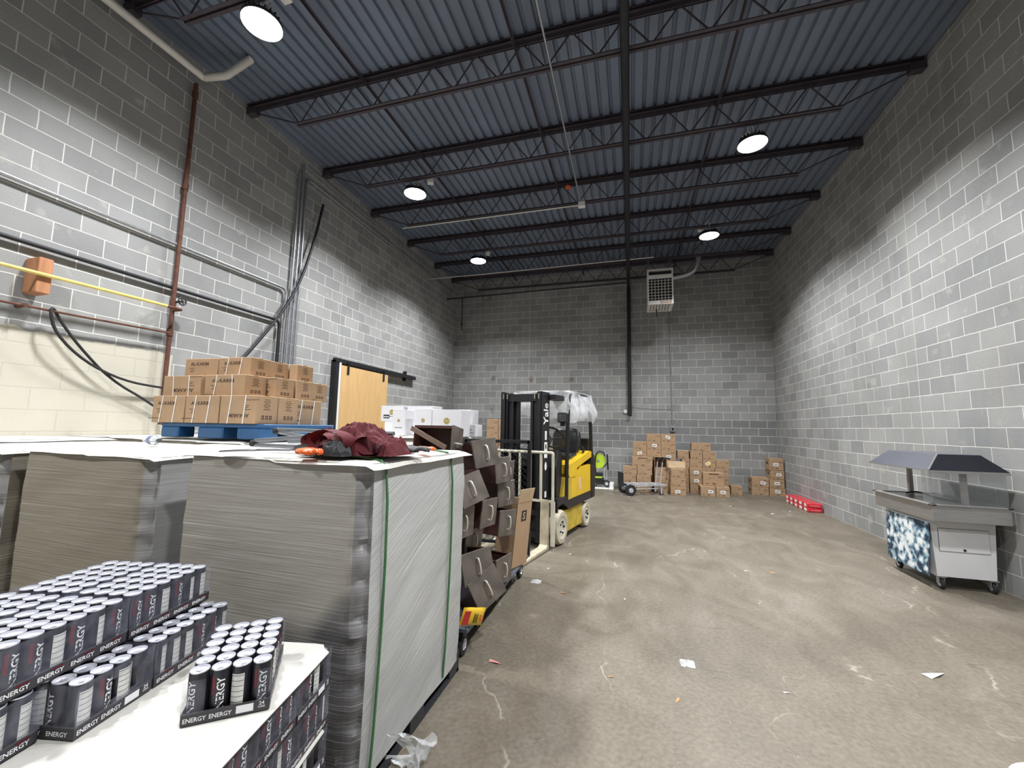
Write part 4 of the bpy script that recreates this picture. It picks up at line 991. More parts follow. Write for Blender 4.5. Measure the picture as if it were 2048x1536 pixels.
ring = [Mw @ Vector((.19*math.cos(2*PI*i/24), .19*math.sin(2*PI*i/24), 0)) for i in range(25)]
b.tube(ring, .015, 8, smooth=0)
for a in (0, 2.09, 4.19): b.tube([Mw @ Vector((0, 0, -.02)), Mw @ Vector((.18*math.cos(a), .18*math.sin(a), 0))], .010, 6, smooth=0)
b.build('steering_wheel', M_blk, fk, smooth=True)
M_vin = mat('black_vinyl', (.016, .016, .018), .32, 0, .1, 9, coat=.2)
def cushion(b, c, sz, e=.45, M=None, n=20):
    vs = []; f = lambda v: math.copysign(abs(v)**e, v)
    for j in range(n+1):
        ph = -PI/2+PI*j/n
        for i in range(2*n):
            th = PI*i/n; vs.append((c[0]+sz[0]*f(math.cos(ph))*f(math.cos(th)), c[1]+sz[1]*f(math.cos(ph))*f(math.sin(th)), c[2]+sz[2]*f(math.sin(ph))))
    return b.mesh(vs, [(j*2*n+i, j*2*n+(i+1) % (2*n), (j+1)*2*n+(i+1) % (2*n), (j+1)*2*n+i) for j in range(n) for i in range(2*n)], 0, M)
b = MB(); cushion(b, (.12, .86, 1.09), (.24, .25, .07)); cushion(b, (0, 0, .17), (.24, .06, .22), .55, Matrix.Translation((.12, 1.12, 1.16)) @ Matrix.Rotation(R(-10), 4, 'X')); seat = b.build('seat', M_vin, fk, smooth=True)
b = MB(); b.tube([(.38, 1.12, 1.26), (.42, 1.15, 1.20), (.40, 1.10, 1.12)], .02, 8); b.build('seat_lever', M_blk, seat)
# overhead guard
b = MB()
for x in (-.45, .45):
    b.tube([(x, .26, .55), (x, .34, 1.98), (x, .42, 2.06), (x, 1.28, 2.06), (x, 1.36, 2.0), (x, 1.46, .95)], .03, 8, smooth=1)
for i in range(7): y = .5+i*.125; b.box(-.45, .45, y-.012, y+.012, 2.045, 2.075)
b.build('overhead_guard', M_blk, fk, smooth=True)
b = MB(); b.rbox(.36, .50, .13, .20, 1.62, 1.76, .012); b.box(.42, .45, .2, .33, 1.66, 1.72); b.box(.40, .46, .15, .20, 1.57, 1.62); wl = b.build('work_light', M_blk, fk)
MB().box(.372, .488, .127, .13, 1.635, 1.745).build('light_glass', mat('light_glass', (.10, .11, .12), .1, 0, .1), wl)
b = MB(); b.rbox(.2, .40, 1.40, 1.52, 1.14, 1.38, .01); b.build('rear_box', M_blk, fk)
# mast: two uprights of nested channels
def mast_side(s):
    b = MB()
    b.box(s*.31, s*.295, -.30, -.03, .06, 2.03); b.box(s*.31, s*.25, -.30, -.285, .06, 2.03); b.box(s*.31, s*.25, -.045, -.03, .06, 2.03)
    b.box(s*.285, s*.27, -.27, -.06, .06, 2.02); b.box(s*.285, s*.22, -.27, -.255, .06, 2.02); b.box(s*.285, s*.22, -.075, -.06, .06, 2.02)
    b.box(s*.255, s*.15, -.235, -.09, .08, 1.99); b.box(s*.15, s*.10, -.20, -.14, .08, 1.96)
    return b
for s in (-1, 1): mast_side(s).build('mast_upright', M_blk, fk)
MB().box(-.29, .29, -.26, -.06, 1.90, 2.0).build('mast_crossbar', M_blk, fk); MB().box(-.29, .29, -.16, -.08, .25, .38).build('mast_crossbar', M_blk, fk)
MB().box(-.29, .29, -.12, -.06, 1.05, 1.12).build('mast_crossbar', M_blk, fk); MB().box(.26, .42, -.08, .26, 1.93, 2.0).build('mast_stay', M_blk, fk)
for x in (-.16, .16): b = MB(); b.cyl((x, -.05, .1), (x, -.05, 1.9), .03, 12); b.build('lift_cylinder', M_iron, fk, smooth=True)
b = MB()
for x in (-.15, .15): b.box(x-.012, x+.012, -.255, -.245, .3, 1.97)
b.build('lift_chain', M_iron, fk)
for x in (-.27, -.21, .21, .27): MB().box(x-.008, x+.008, -.308, -.29, 1.93, 2.0).build('mast_bolt', M_chrome, fk)
b = MB()
b.text('Yale', .30, .16, face_m((.3115, -.15, 1.73), (0, 0, 1), (0, -1, 0)), 0); b.build('lettering', M_label, fk)
b = MB(); b.box(.31, .3115, -.18, -.12, 1.38, 1.50, 0); b.box(.31, .3115, -.20, -.10, 1.14, 1.35, 0); b.box(.3115, .3125, -.17, -.13, 1.26, 1.32, 1); b.lathe([(0, 0), (.035, 0)], 18, 0, M=Matrix.Translation((.3115, -.15, 1.03)) @ Matrix.Rotation(R(90), 4, 'Y') @ Matrix.Scale(1.6, 4, (1, 0, 0))); b.box(.31, .3115, -.18, -.12, .62, .70, 0); b.build('decals', [M_label, M_ink], fk)
# carriage, backrest, forks
b = MB(); b.box(-.44, .46, -.29, -.25, .12, .19); b.box(-.44, .46, -.29, -.25, .40, .47); b.box(-.36, -.28, -.27, -.2, .1, .6); b.box(.28, .36, -.27, -.2, .1, .6); b.build('carriage', M_blk, fk)
b = MB()
b.tube(bend([(.48, -.30, .05), (.48, -.30, 1.22), (-.48, -.30, 1.22), (-.48, -.30, .05)], .06), .020, 8, smooth=2)
b.box(.455, .505, -.315, -.28, .05, .60); b.box(-.505, -.455, -.315, -.28, .05, .60)
b.box(-.47, .47, -.315, -.285, .585, .615)
for x in (-.31, -.155, .0, .155, .31): b.box(x-.014, x+.014, -.312, -.288, .6, 1.22)
b.build('load_backrest', M_crm, fk, smooth=True)
for x in (-.28, .38):
    b = MB(); b.prism([(-.30, .02), (-.30, .62), (-.34, .62), (-.355, .07), (-.40, .045), (-1.34, .035), (-1.42, .02), (-1.42, .012), (-.34, .012)], x-.055, x+.055, axis='x')
    b.build('fork', [M_crm if False else mat('fork_paint', (.50, .44, .32), .5, .1, .25, 7)], fk)
# plastic sheeting over the guard
f_bag = film_mat('polythene_sheet', .50, (.82, .84, .88), .2, 7, .9, var=.22)
b = MB(); nu, nv = 40, 34; vs = []
for j in range(nv+1):
    for i in range(nu+1):
        a = 2*PI*i/nu; v = j/nv
        # superellipse plan, cap at the top, hanging skirt below
        ca, sa = math.cos(a), math.sin(a); e = .35
        px = math.copysign(abs(ca)**e, ca)*.50; py = math.copysign(abs(sa)**e, sa)*.66
        if v < .45: k = (v/.45)**.8; z = 2.115-.03*k+.02*noise.noise(Vector((px*k*4, py*k*4, 1)))
        else: k = 1+.05*math.sin((v-.45)*5)+.07*noise.noise(Vector((ca*2.2, sa*2.2, v*3))); z = 2.085-(v-.45)/.55*(.44+.12*noise.noise(Vector((ca*1.5, sa*1.5, 7)))-.10*(ca < 0 and sa < .2))
        wr = .022*noise.noise(Vector((ca*5, sa*5+2, v*3)))+.012*noise.noise(Vector((ca*14, sa*14, v*4)))
        vs.append((px*k*(1+wr*2), .92+py*k*(1+wr*2), z+.015*noise.noise(Vector((px*k*9, py*k*9, 4)))))
b.mesh(vs, [(j*(nu+1)+i, j*(nu+1)+i+1, (j+1)*(nu+1)+i+1, (j+1)*(nu+1)+i) for j in range(nv) for i in range(nu)])
tag(b.build('plastic_sheeting', f_bag, smooth=True, loc=(3.996, -6.2525, 0), rot=(0, 0, R(-12))), 'wrinkled clear plastic sheeting draped over the roof of the forklift', 'plastic sheet')

# ------------------------------------------------------------------ platform cart with drawers
pc = empty('platform_cart', (3.95, -8.45, 0), 0, 'grey platform cart with a mesh end panel holding the pile of drawers', 'cart')
M_deck = mat('cart_deck', (.10, .115, .14), .5, .2, .3, 6)
b = MB(); b.rbox(-.38, .38, -.86, .86, .185, .22, .008); b.build('deck', M_deck, pc)
b = MB()
for y in (-.55, -.1, .35, .62): b.box(-.33, .34, y-.03, y+.03, .10, .185)
b.box(.30, .34, -.84, .84, .15, .185); b.build('underframe', M_blk, pc)
for x in (-.30, .30):
    for y in (-.76, .76): wheel(pc, 'castor', (x, y, .07), .07, .04, .5, ax='x'); MB().box(x-.03, x+.03, y-.03, y+.03, .125, .185).build('castor_fork', M_blk, pc)
b = MB()
for x in (-.37, .37): b.box(x-.018, x+.018, .82, .856, .2, 1.40)
b.box(-.37, .37, .82, .856, 1.37, 1.405); b.box(-.37, .37, .82, .856, .30, .33); b.build('end_frame', M_blk, pc)
b = MB(); sx, sz = .075, .034
i = 0
z = .33
while z < 1.36:
    off = 0 if (i % 2 == 0) else sx/2; x = -.35+off
    while x < .35:
        b.tube([(x, .838, z), (x+sx/2, .838, z+sz)], .003, 4, smooth=0); b.tube([(x+sx/2, .838, z+sz), (min(x+sx, .355), .838, z)], .0022, 4, smooth=0) if True else None
        x += sx
    z += sz; i += 1
b.build('wire_mesh', M_blk, pc)
M_dbr = mat('drawer_brown', (.085, .038, .032), .35, .15, .12, 8, coat=.15); M_dfr = mat('drawer_front_scuffed', (.125, .105, .09), .42, .25, .3, 7, coat=.1); M_din = mat('drawer_inside', (.06, .05, .05), .4, .3)
def make_drawer():
    """front faces +x, open top +z, origin at the centre of the front"""
    r = empty('drawer'); w, h_, d = .255, .205, .31; t = .006; b = MB()
    b.box(-d, 0, -w/2, -w/2+t, -h_/2, h_/2).box(-d, 0, w/2-t, w/2, -h_/2, h_/2).box(-d, -d+t, -w/2, w/2, -h_/2, h_/2).box(-d, 0, -w/2, w/2, -h_/2, -h_/2+t)
    b.box(-d, 0, -w/2, -w/2+.02, h_/2-.004, h_/2).box(-d, 0, w/2-.02, w/2, h_/2-.004, h_/2)
    b.build('drawer_box', M_dbr, r)
    b = MB(); b.rbox(0, .014, -w/2-.006, w/2+.006, -h_/2-.006, h_/2+.008, .003); fp = b.build('front_panel', M_dfr, r)
    b = MB(); b.tube([(.014, 0, -.055), (.036, 0, -.055), (.046, 0, 0), (.036, 0, .055), (.014, 0, .055)], .0068, 8, smooth=2); b.build('handle', mat('pale_handle', (.72, .69, .60), .3, .4, .05), fp, smooth=True)
    return r
# (centre of front x, y, z, yaw, pitch about y, roll about x, label)
DR = [(4.075, -9.02, 1.405, 2, 0, 82, 'drawer on its side atop the pile, open side toward the camera'),
      (4.25, -8.84, 1.335, -27, -10, 6, 'drawer near the top of the pile, its open top showing a pale rim'),
      (4.285, -8.48, 1.17, -12, -5, 0, 'drawer just below the top ones, nearest the mesh panel'),
      (4.24, -9.10, 1.085, -30, -20, 14, 'tilted drawer halfway up beside the wrapped pallet'),
      (4.275, -8.33, .945, -18, -3, 0, 'brown sided drawer in mid pile, above the cardboard box'),
      (4.19, -9.12, .845, -12, 2, 0, 'drawer half hidden behind the wrapped pallet at mid height'),
      (4.265, -8.78, .860, -8, 4, -3, 'drawer between the half hidden one and the middle drawer'),
      (4.31, -8.40, .705, -16, 0, -6, 'middle drawer leaning against the cardboard box'),
      (4.12, -8.72, .62, -10, 10, 5, 'brown drawer behind the big low one, its rim catching light'),
      (4.29, -9.06, .535, -36, -12, 6, 'big open drawer low in the pile with an L shaped rim'),
      (4.32, -8.52, .345, -12, 0, 0, 'upright drawer on the deck beside the cardboard box'),
      (4.36, -9.04, .385, -36, -16, 22, 'lowest drawer, tipped forward over the deck edge'),
      (4.20, -8.05, 1.10, -10, 4, 0, 'partly seen drawer behind the pile against the mesh'),
      (3.98, -8.60, .35, -5, 0, 0, 'drawer inside the pile on the deck')]
dr0 = make_drawer()
for i, (x, y, z, ya, pi_, ro, l) in enumerate(DR):
    o = dr0 if i == 0 else copy_tree(dr0)
    o.location = (x, y, z); o.rotation_euler = Euler((R(ro), R(pi_), R(ya)), 'XYZ'); tag(o, l, 'drawer', 'brown metal drawers piled on the cart')
cb = empty('cardboard_box', (4.235, -8.0, .232), R(-14), 'tall brown cardboard box with a dark square logo, leaning among the drawers', 'cardboard box', rot=(R(-3), R(4), R(-14)))
b = MB(); t = .005; w_, d_, h_ = .20, .30, .60
b.box(-w_/2, w_/2, -d_/2, -d_/2+t, 0, h_).box(-w_/2, w_/2, d_/2-t, d_/2, 0, h_).box(-w_/2, -w_/2+t, -d_/2, d_/2, 0, h_).box(w_/2-t, w_/2, -d_/2, d_/2, 0, h_).box(-w_/2, w_/2, -d_/2, d_/2, 0, t)
b.build('box', M_card, cb)
for (M_, n_) in ((Matrix.Translation((w_/2, 0, h_)) @ Matrix.Rotation(R(8), 4, 'Y'), 'flap'), (Matrix.Translation((-w_/2, 0, h_)) @ Matrix.Rotation(R(-20), 4, 'Y'), 'flap')):
    MB().box(-.0025, .0025, -d_/2+.005, d_/2-.005, 0, .13, M=M_).build(n_, M_card2, cb)
b = MB(); X = w_/2+.0008; b.box(X-.0005, X+.0003, -.05, .05, .42, .52, 0); b.text('S', .05, .07, face_m((X+.0006, 0, .47), (0, 1, 0), (0, 0, 1)), 1); b.build('logo', [M_ink2, M_card2], cb)
tag(MB().box(0, .004, -.035, .035, 0, .16, M=Matrix.Translation((4.33, -8.38, .225)) @ Matrix.Rotation(R(-20), 4, 'Z')).build('paper_card', M_label), 'small white card standing by the cardboard box on the cart', 'card')
tag(MB().box(-.17, .17, -.004, .004, -.018, .018).build('wood_strip', mat('brown_strip', (.16, .10, .075), .5, 0, .2, 9), loc=(3.93, -9.20, 1.455), rot=(R(0), R(24), R(-8))), 'thin brown strip leaning across the drawer on top of the pile', 'strip')
# snack bag
sb = MB(); n = 10; vs = []
for sgn in (-1, 1):
    for j in range(n+1):
        for i in range(n+1):
            u, v = i/n-.5, j/n-.5; k = max(0, (1-(2*u)**2)*(1-(2*v)**2))**.5
            vs.append((u*.17, sgn*(.002+.022*k)+.004*noise.noise(Vector((u*9, v*9, sgn))), v*.12))
q = [(j*(n+1)+i, j*(n+1)+i+1, (j+1)*(n+1)+i+1, (j+1)*(n+1)+i) for j in range(n) for i in range(n)]
sb.mesh(vs, q+[tuple(a+(n+1)**2 for a in f) for f in q], 0)
sb.text('HOT', .045, .035, face_m((.055, -.026, 0), (0, 0, 1), (-1, 0, 0)), 1)
for k in range(3): sb.box(-.005+k*.012, 0+k*.012, -.0275, -.026, -.03, .03, 2)
sb.box(-.08, -.035, -.022, -.0205, -.045, .045, 1)
tag(sb.build('snack_bag', [mat('bag_yellow', (.80, .52, .03), .3, 0, .1, 20, coat=.4), mat('bag_red', (.55, .03, .03), .4), M_ink2], smooth=True, loc=(4.345, -9.27, .285), rot=(R(10), R(12), R(50))), 'shiny yellow and red snack bag at the near end of the cart', 'snack bag')

# ------------------------------------------------------------------ serving counter
sc_ = empty('serving_cart', (8.56, -6.28, 0), 0, 'stainless serving cart with a dark canopy and white cabinet by the right wall', 'food cart')
M_ss = mat('brushed_stainless', (.40, .39, .38), .35, .7, .1, 6, stretch=(1, 1, 8)); M_wc = mat('white_cabinet', (.66, .66, .67), .5, 0, .03, 5); M_can_ = mat('smoked_canopy', (.006, .007, .012), .5, 0, .15, 6, spec=.25)
b = MB(); b.prism([(-.235, .13), (.235, .13), (.265, .70), (-.265, .70)][::1], -.36, .38); b.build('cabinet', M_wc, sc_)
b = MB(); b.box(-.20, .20, -.366, -.361, .38, .60); dw = b.build('door', M_wc, sc_)
b = MB(); b.box(-.2025, .2025, -.3645, -.3605, .3775, .6025); b.build('door_gap', M_hdark, sc_)
MB().cyl((.0, -.37, .40), (.0, -.365, .40), .012, 14).build('lock', M_blk, dw)
b = MB(); b.rbox(-.31, .31, -.50, .50, .685, .845, .006); b.build('counter_body', M_ss, sc_)
b = MB(); 
for (x0, x1, y0, y1) in ((-.325, .315, -.52, -.47), (-.325, .315, .47, .52), (-.325, -.275, -.52, .52), (.265, .315, -.52, .52)): b.rbox(x0, x1, y0, y1, .84, .858, .006)
b.build('counter_rim', M_ss, sc_)
MB().box(-.27, .26, -.46, .46, .843, .847).build('pan_well', mat('well_steel', (.22, .22, .22), .3, .8, .15, 5), sc_)
for y in (-.43, .40): MB().box(-.02, .02, y-.02, y+.02, .845, 1.22).build('canopy_post', M_ss, sc_)
b = MB(); zb, zt = 1.19, 1.345
P4 = [(-.33, -.54), (.30, -.54), (.30, .54), (-.33, .54)]; Q4 = [(-.14, -.36), (.20, -.36), (.20, .50), (-.14, .50)]
vs = [(x, y, zb) for x, y in P4]+[(x, y, zt) for x, y in Q4]
b.mesh(vs, [(0, 1, 5, 4), (1, 2, 6, 5), (2, 3, 7, 6)], 0); b.mesh(vs, [(3, 0, 4, 7)], 2); b.mesh(vs, [(4, 5, 6, 7)], 1)
b.build('canopy', [M_can_, mat('canopy_top', (.10, .10, .12), .6, 0, .1, 5), mat('smoked_panel', (.055, .058, .075), .5, 0, .1, 5)], sc_)
b = MB(); b.box(-.33, .30, -.545, -.535, 1.165, 1.19); b.box(-.335, -.325, -.54, .54, 1.18, 1.19); b.box(-.33, .30, -.548, -.545, 1.175, 1.18); b.build('canopy_trim', M_ss, sc_)
for (a_, c_) in (((-.325, -.53), (-.145, -.35)),): b = MB(); b.tube([(a_[0], a_[1], 1.195), (c_[0], c_[1], 1.347)], .006, 6, smooth=0); b.build('canopy_seam', M_ss, sc_)
M_gl = film_mat('sneeze_guard_glass', .22, (.25, .27, .28), .05, 3, 0, var=.03)
MB().box(-.31, .29, -.505, -.500, .86, 1.17).build('glass_pane', M_gl, sc_)
MB().box(-.30, -.295, -.50, -.36, .86, 1.17).build('side_glass', M_gl, sc_)
b = MB(); b.tube([(-.10, .30, .86), (-.02, .30, .885), (.02, .26, .88), (.02, .1, .86), (.05, -.1, .855), (.10, -.25, .855)], .010, 6, smooth=2); b.build('power_cord', M_rub, sc_, smooth=True)
# poster hung on the side: icy blue photograph of white shells
m = bpy.data.materials.new('poster_print'); m.use_nodes = True; nt = m.node_tree; pb = nt.nodes['Principled BSDF']; pb.inputs['Roughness'].default_value = .25
tc = nd(nt, 'ShaderNodeTexCoord'); vo = nd(nt, 'ShaderNodeTexVoronoi'); vo.inputs['Scale'].default_value = 11; nz_ = nd(nt, 'ShaderNodeTexNoise'); nz_.inputs['Scale'].default_value = 14; nz_.inputs['Detail'].default_value = 7
nt.links.new(tc.outputs['Object'], vo.inputs['Vector']); nt.links.new(tc.outputs['Object'], nz_.inputs['Vector'])
spx = nd(nt, 'ShaderNodeSeparateXYZ'); nt.links.new(tc.outputs['Object'], spx.inputs[0])
edge = mth(nt, 'ADD', mth(nt, 'MULTIPLY', mth(nt, 'ABSOLUTE', mth(nt, 'SUBTRACT', spx.outputs[1], .02)), 1.4), mth(nt, 'MULTIPLY', mth(nt, 'ABSOLUTE', mth(nt, 'SUBTRACT', spx.outputs[2], .42)), 1.2))
f = mth(nt, 'SUBTRACT', mth(nt, 'ADD', mth(nt, 'MULTIPLY', nz_.outputs['Fac'], 1.9), .05), mth(nt, 'ADD', mth(nt, 'MULTIPLY', vo.outputs['Distance'], .7), mth(nt, 'MULTIPLY', edge, .75)))
rp = ramp(nt, f, [(.10, (.015, .03, .06)), (.28, (.12, .24, .34)), (.45, (.50, .58, .62)), (.62, (.82, .84, .84))]); nt.links.new(rp.outputs[0], pb.inputs['Base Color'])
b = MB(); n = 12; vs = []
for j in range(2):
    for i in range(n+1):
        for k in range(9):
            u = i/n; v = k/8; y = .36-.74*u; z = .12+.53*v
            x = -.275-.010*math.sin(PI*u)-.012*(1-v)-.018*(u > .93)*(1-v)-.003*j
            vs.append((x-.0, y, z))
q = [(i*9+k, i*9+k+1, (i+1)*9+k+1, (i+1)*9+k) for i in range(n) for k in range(8)]
b.mesh(vs, q+[tuple(a+(n+1)*9 for a in f_) for f_ in q])
b.build('poster', m, sc_, smooth=True)
for x, y in ((-.20, .33), (-.19, -.32), (.22, -.32), (.22, .33)):
    wheel(sc_, 'castor', (x, y, .05), .05, .03, .5, ax='x'); MB().box(x-.025, x-.019, y-.02, y+.02, .05, .13).box(x+.019, x+.025, y-.02, y+.02, .05, .13).box(x-.035, x+.035, y-.035, y+.035, .118, .13).build('castor_fork', M_galv, sc_)

# ------------------------------------------------------------------ things on the middle pallet
TOP = 1.399
ch = empty('folding_chair', (3.95, -10.20, TOP), 0, 'folded camp chair of grey tubes and dark red cloth on the middle pallet', 'folding chair')
M_tub = mat('grey_tube', (.20, .21, .23), .35, .6, .1, 12); M_mar = mat('maroon_cloth', (.10, .004, .010), .75, 0, .15, 12, bump=.3, bs=140); M_nyl = mat('black_nylon', (.012, .012, .015), .6, 0, .1, 20, bump=.3, bs=60)
b = MB()
for pts in ([(-.62, .22, .105), (.25, .10, .10)], [(-.56, .02, .045), (.10, .08, .105)], [(-.56, .02, .022), (.15, -.02, .022)], [(-.60, .22, .09), (.10, .00, .04)], [(-.45, .14, .04), (.22, .12, .07)]):
    b.tube(pts, .0115, 8, smooth=0)
b.build('frame_tubes', M_tub, ch, smooth=True)
b = MB()
for c in ((-.625, .22, .095), (-.57, .02, .03)): b.rbox(c[0]-.018, c[0]+.02, c[1]-.018, c[1]+.018, c[2]-.016, c[2]+.018, .008)
b.build('feet', M_rub, ch)
def cloth(cx, cy, w, d, hh, seed, M=None, folds=3.0):
    b = MB(); n = 46; vs = []
    for j in range(n+1):
        for i in range(n+1):
            u, v = i/n*2-1, j/n*2-1; rr = (abs(u)**2.6+abs(v)**2.6)**(1/2.6); env = max(0, 1-rr**3)**.6
            q = Vector((u*folds, v*folds*.7, seed)); f1 = 1-abs(noise.noise(q))*2.2; f2 = 1-abs(noise.noise(q*2.3))*2
            z = hh*env*(.45+.45*max(0, f1)+.07*max(0, f2))
            sx = .22*noise.noise(q*.8+Vector((5, 0, 0))); sy = .22*noise.noise(q*.8+Vector((0, 7, 0)))
            vs.append((cx+w*(u+sx*env+.06*noise.noise(Vector((v*4, seed, 0))))/2, cy+d*(v+sy*env+.08*noise.noise(Vector((u*4, seed, 3))))/2, max(.002, z)))
    b.mesh(vs, [(j*(n+1)+i, j*(n+1)+i+1, (j+1)*(n+1)+i+1, (j+1)*(n+1)+i) for j in range(n) for i in range(n)], 0)
    return b
b = cloth(.10, -.02, .42, .30, .165, 2.3); b2 = cloth(.27, .0, .22, .24, .10, 8.1); b.mesh(b2.v, b2.f); b3 = cloth(-.08, .03, .22, .18, .075, 5.1); b.mesh(b3.v, b3.f)
# two armrest loops standing open toward the camera
def loop(b, cx, cy, rx, rz, wid, tilt, zc, mi=0):
    n = 30; vs = []
    for i in range(n+1):
        a = 2*PI*i/n
        for k in range(5):
            t = (k/4-.5)*wid; vs.append((cx+rx*math.cos(a)*(1+.1*noise.noise(Vector((a, tilt, 0))))+t*tilt, cy+t, max(.003, zc+rz*math.sin(a)*(1+.15*noise.noise(Vector((a*2, tilt, 1)))))))
    b.mesh(vs, [(i*5+k, i*5+k+1, (i+1)*5+k+1, (i+1)*5+k) for i in range(n) for k in range(4)], mi)
loop(b, .09, -.17, .10, .055, .055, .5, .062); loop(b, .27, -.13, .075, .042, .05, -.5, .052); loop(b, -.02, -.10, .08, .04, .05, .9, .06)
b.build('cloth_seat', M_mar, ch, smooth=True)
b = cloth(.14, -.185, .15, .10, .075, 3.3, folds=2); b.build('black_pocket', M_nyl, ch, smooth=True)
b = MB()
b.tube([(-.20, -.06, .02), (-.10, -.12, .035), (.0, -.16, .02), (.06, -.16, .012)], .016, 8, smooth=2); b.tube([(-.14, -.02, .03), (-.02, -.10, .05), (.1, -.12, .06)], .012, 8, smooth=2); b.build('black_straps', M_nyl, ch, smooth=True)
# flat black strap / visor
b = MB(); n = 28; vs = []
for i in range(n+1):
    t = i/n
    for k in range(4):
        s_ = (k/3-.5); w_ = .055*math.sin(PI*min(1, t*1.6+.12))**.7 if t < .6 else .03
        vs.append((-.46+.36*t, -.24+s_*w_*1.3+.06*t*t, .004+.010*math.sin(PI*t)+.03*max(0, t-.5)+.006*(1-(2*s_)**2)))
m_ = len(vs); vs += [(x, y, z-.003) for x, y, z in vs]
q = [(i*4+k, i*4+k+1, (i+1)*4+k+1, (i+1)*4+k) for i in range(n) for k in range(3)]
b.mesh(vs, q+[tuple(a+m_ for a in f_) for f_ in q])
tag(b.build('black_strap', mat('dark_webbing', (.03, .032, .045), .45, 0, .15, 30), smooth=True, loc=(3.96, -10.22, TOP+.001)), 'flat black webbing strap lying left of the orange glove', 'strap')
# gloves
def glove(name, loc, rz, col, tips, label, sc=1.0, curl=.5):
    r = empty(name, loc, rz, label, 'glove'); b = MB()
    # palm
    n, k_ = 12, 14; vs = []
    for j in range(n+1):
        t = j/n
        for i in range(k_):
            a = 2*PI*i/k_; ww = .042+.008*math.sin(PI*t); hh_ = .016+.004*math.sin(PI*t)
            vs.append(((-.05+.10*t)*sc, ww*math.cos(a)*sc, (hh_*math.sin(a)+.018+.004*noise.noise(Vector((t*5, a, 1))))*sc))
    b.mesh(vs, [(j*k_+i, j*k_+(i+1) % k_, (j+1)*k_+(i+1) % k_, (j+1)*k_+i) for j in range(n) for i in range(k_)]+[tuple(range(k_))[::-1], tuple(range(n*k_, n*k_+k_))])
    b.build('palm', col, r, smooth=True)
    for q_, (y, L) in enumerate(((-.030, .062), (-.010, .074), (.010, .070), (.029, .056))):
        b = MB(); c = curl*(1+.2*q_); p0 = Vector((.042, y, .018)); p1 = p0+Vector((L*.45, y*.2, .008)); p2 = p1+Vector((L*.35*math.cos(c), y*.25, -L*.25*math.sin(c))); p3 = p2+Vector((L*.25*math.cos(c*1.8), y*.1, -.2*L*math.sin(c)))
        b.tube([tuple(Vector((p.x, p.y, max(.012, p.z)))*sc) for p in (p0, p1, p2, p3)], .0115*sc, 10, smooth=1); b.build('finger', tips, r, smooth=True)
    b = MB(); b.tube([tuple(Vector(p)*sc) for p in ((-.02, -.036, .018), (.0, -.058, .02), (.022, -.068, .018), (.038, -.066, .014))], .0125*sc, 10, smooth=1); b.build('thumb', tips, r, smooth=True)
    return r
M_or = mat('orange_rubber', (.82, .13, .02), .38, 0, .08, 20, coat=.2); M_gg = mat('grey_glove_knit', (.10, .10, .105), .8, 0, .15, 40, bump=.3, bs=120)
glove('rubber_glove', (3.975, -10.43, TOP+.004), R(10), M_or, M_or, 'orange rubber glove at the front edge of the middle pallet', .85, .9)
glove('work_glove', (4.27, -10.06, TOP+.004), R(18), M_gg, M_gg, 'grey work glove to the right of the red chair', .95, .3)
glove('work_glove', (4.21, -10.18, TOP+.005), R(-35), mat('taupe_glove', (.20, .17, .14), .8, 0, .15, 30), mat('taupe_glove', (.2, .17, .14)), 'brownish crumpled work glove under the right side of the red chair', .8, .6)
glove('rubber_glove', (4.26, -9.90, TOP+.004), R(8), M_or, M_or, 'orange glove mostly hidden behind the grey glove', .7, .4)
# water bottle on its side
wb = empty('water_bottle', (2.06, -9.82, 1.372), R(75), 'clear plastic water bottle lying on the white sheet before the blue pallet', 'bottle')
M_bot = film_mat('clear_bottle', .35, (.75, .80, .85), .08, 20, .2, var=.1)
Mb = Matrix.Rotation(R(90), 4, 'X')
MB().lathe([(0, -.10), (.028, -.10), (.032, -.09), (.030, -.05), (.032, -.02), (.030, .02), (.032, .05), (.026, .075), (.013, .09), (.013, .105)], 20, M=Matrix.Translation((0, 0, .033)) @ Mb).build('bottle', M_bot, wb, smooth=True)
MB().lathe([(.0335, -.02), (.0335, .045)], 20, M=Matrix.Translation((0, 0, .033)) @ Mb).build('label', mat('bottle_label', (.16, .18, .32), .5, 0, .4, 40), wb, smooth=True)
MB().lathe([(0, .125), (.014, .125), (.015, .10), (.013, .10)], 16, M=Matrix.Translation((0, 0, .033)) @ Mb).build('cap', mat('dark_cap', (.05, .06, .07), .5), wb, smooth=True)

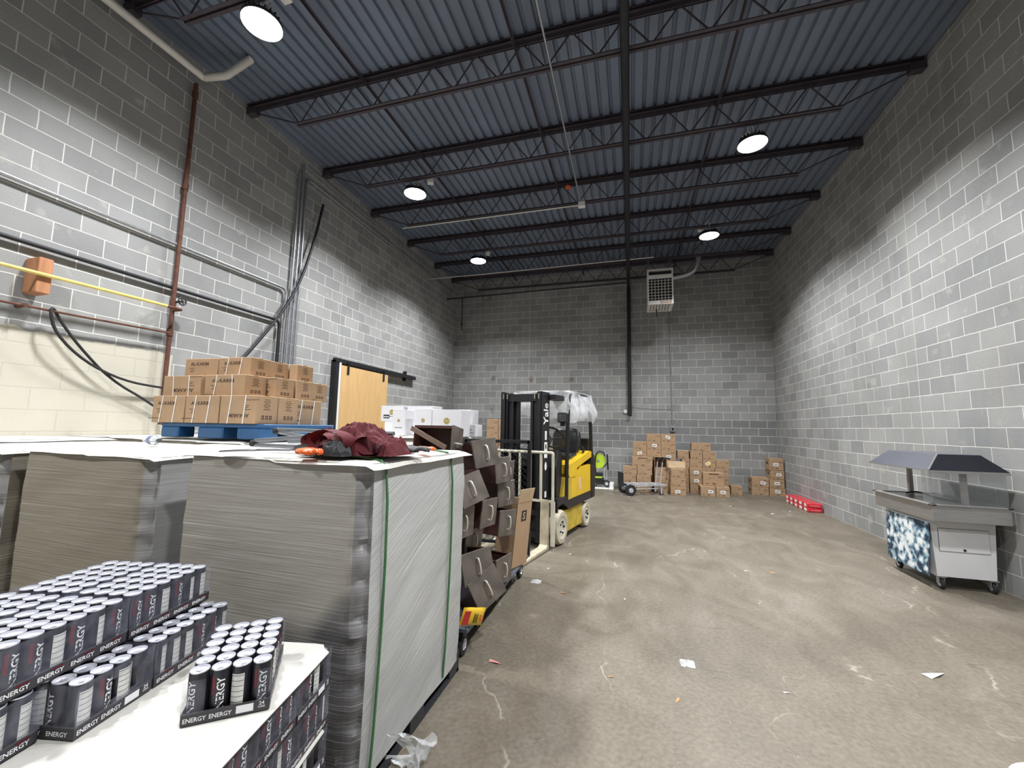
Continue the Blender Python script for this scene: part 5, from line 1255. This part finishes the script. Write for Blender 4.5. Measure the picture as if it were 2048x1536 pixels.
# ------------------------------------------------------------------ litter on the floor
M_lit = mat('litter_white', (.78, .78, .78), .6); M_pk = mat('litter_pink', (.62, .28, .25), .6); M_leaf = mat('dry_leaf', (.45, .22, .10), .7)
LIT = [(5.717, -8.855, .045, M_lit, 'crumpled translucent plastic scrap in the middle of the near floor', 'blob'), (7.243, -8.493, .085, M_lit, 'pointed white paper scrap on the floor at the right', 'tri'),
       (4.50, -9.23, .05, M_pk, 'small pink paper scrap beside the middle pallet', 'tri'), (5.612, -9.278, .028, M_leaf, 'curled orange brown leaf on the near floor', 'tri'), (5.24, -9.16, .02, M_leaf, 'tiny brown leaf bits left of the curled leaf', 'tri'),
       (7.929, -2.945, .05, M_lit, 'white paper scrap on the floor left of the red packs', 'tri'), (8.349, -2.536, .04, M_lit, 'white scrap just beside the red packs', 'tri'), (7.369, -2.375, .06, M_lit, 'white paper strip on the floor before the middle heap', 'tri'),
       (5.35, -2.0, .05, M_lit, 'white paper strip in front of the hand truck', 'tri'), (6.95, -1.6, .035, M_lit, 'white scrap at the foot of the middle heap', 'tri'), (4.66, -6.72, .035, M_lit, 'white scrap right of the forklift front wheel', 'tri'),
       (4.50, -7.32, .03, M_lit, 'white crumb beside the fork tip', 'tri'), (4.44, -7.75, .05, M_lit, 'clear plastic scrap by the cart end', 'blob'), (4.75, -7.95, .035, M_leaf, 'dry leaf fragment on the floor beside the cart', 'tri'),
       (6.6, -6.7, .04, M_lit, 'pale scrap on the floor in the middle distance', 'tri'), (6.85, -6.65, .04, M_leaf, 'dark twig on the floor in the middle distance', 'tri'), (5.3, -7.9, .018, M_lit, 'white crumb near the floor centre', 'tri'), (6.25, -9.0, .02, M_lit, 'white crumb on the near floor right of the plastic scrap', 'tri')]
for x, y, s_, m_, l, k in LIT:
    b = MB(); a0 = random.uniform(0, 6); pts = []
    if k == 'tri':
        ca, sa = math.cos(a0), math.sin(a0)
        for (u, v, z) in ((-1, 0, .002), (-.1, .28, .12), (.9, .35, .002), (1, -.25, .06), (0, -.22, .002)): pts.append((x+s_*(u*ca-v*sa), y+s_*(u*sa+v*ca), .002+z*s_))
        b.mesh(pts+[(p[0], p[1], p[2]-.0015) for p in pts], [(0, 1, 4), (1, 2, 3), (1, 3, 4), (5, 6, 9), (6, 7, 8), (6, 8, 9)])
    else:
        n = 10; vs = []
        for j in range(n+1):
            for i in range(n+1):
                u, v = i/n*2-1, j/n*2-1; rr = math.hypot(u, v)
                vs.append((x+s_*(u+.3*noise.noise(Vector((u*3, v*3, 1)))), y+s_*(v+.3*noise.noise(Vector((u*3, v*3, 4)))), .003+s_*.55*max(0, 1-rr)*(.4+abs(noise.noise(Vector((u*4, v*4, 8)))*2))))
        b.mesh(vs, [(j*(n+1)+i, j*(n+1)+i+1, (j+1)*(n+1)+i+1, (j+1)*(n+1)+i) for j in range(n) for i in range(n)])
    tag(b.build('litter_scrap', f_loose if k == 'blob' else m_, smooth=k == 'blob'), l, 'litter', 'scraps on the floor')
# rim of a cream tub at the lower right corner of the view
b = MB(); b.lathe([(0, .004), (.13, .004), (.135, .0), (.16, .28), (.175, .285), (.178, .30), (.165, .305), (.148, .295), (.125, .012), (0, .012)], 40)
tag(b.build('cream_tub', M_crm, smooth=True, loc=(6.86, -9.95, 0)), 'cream plastic tub cut off by the lower right corner', 'tub')
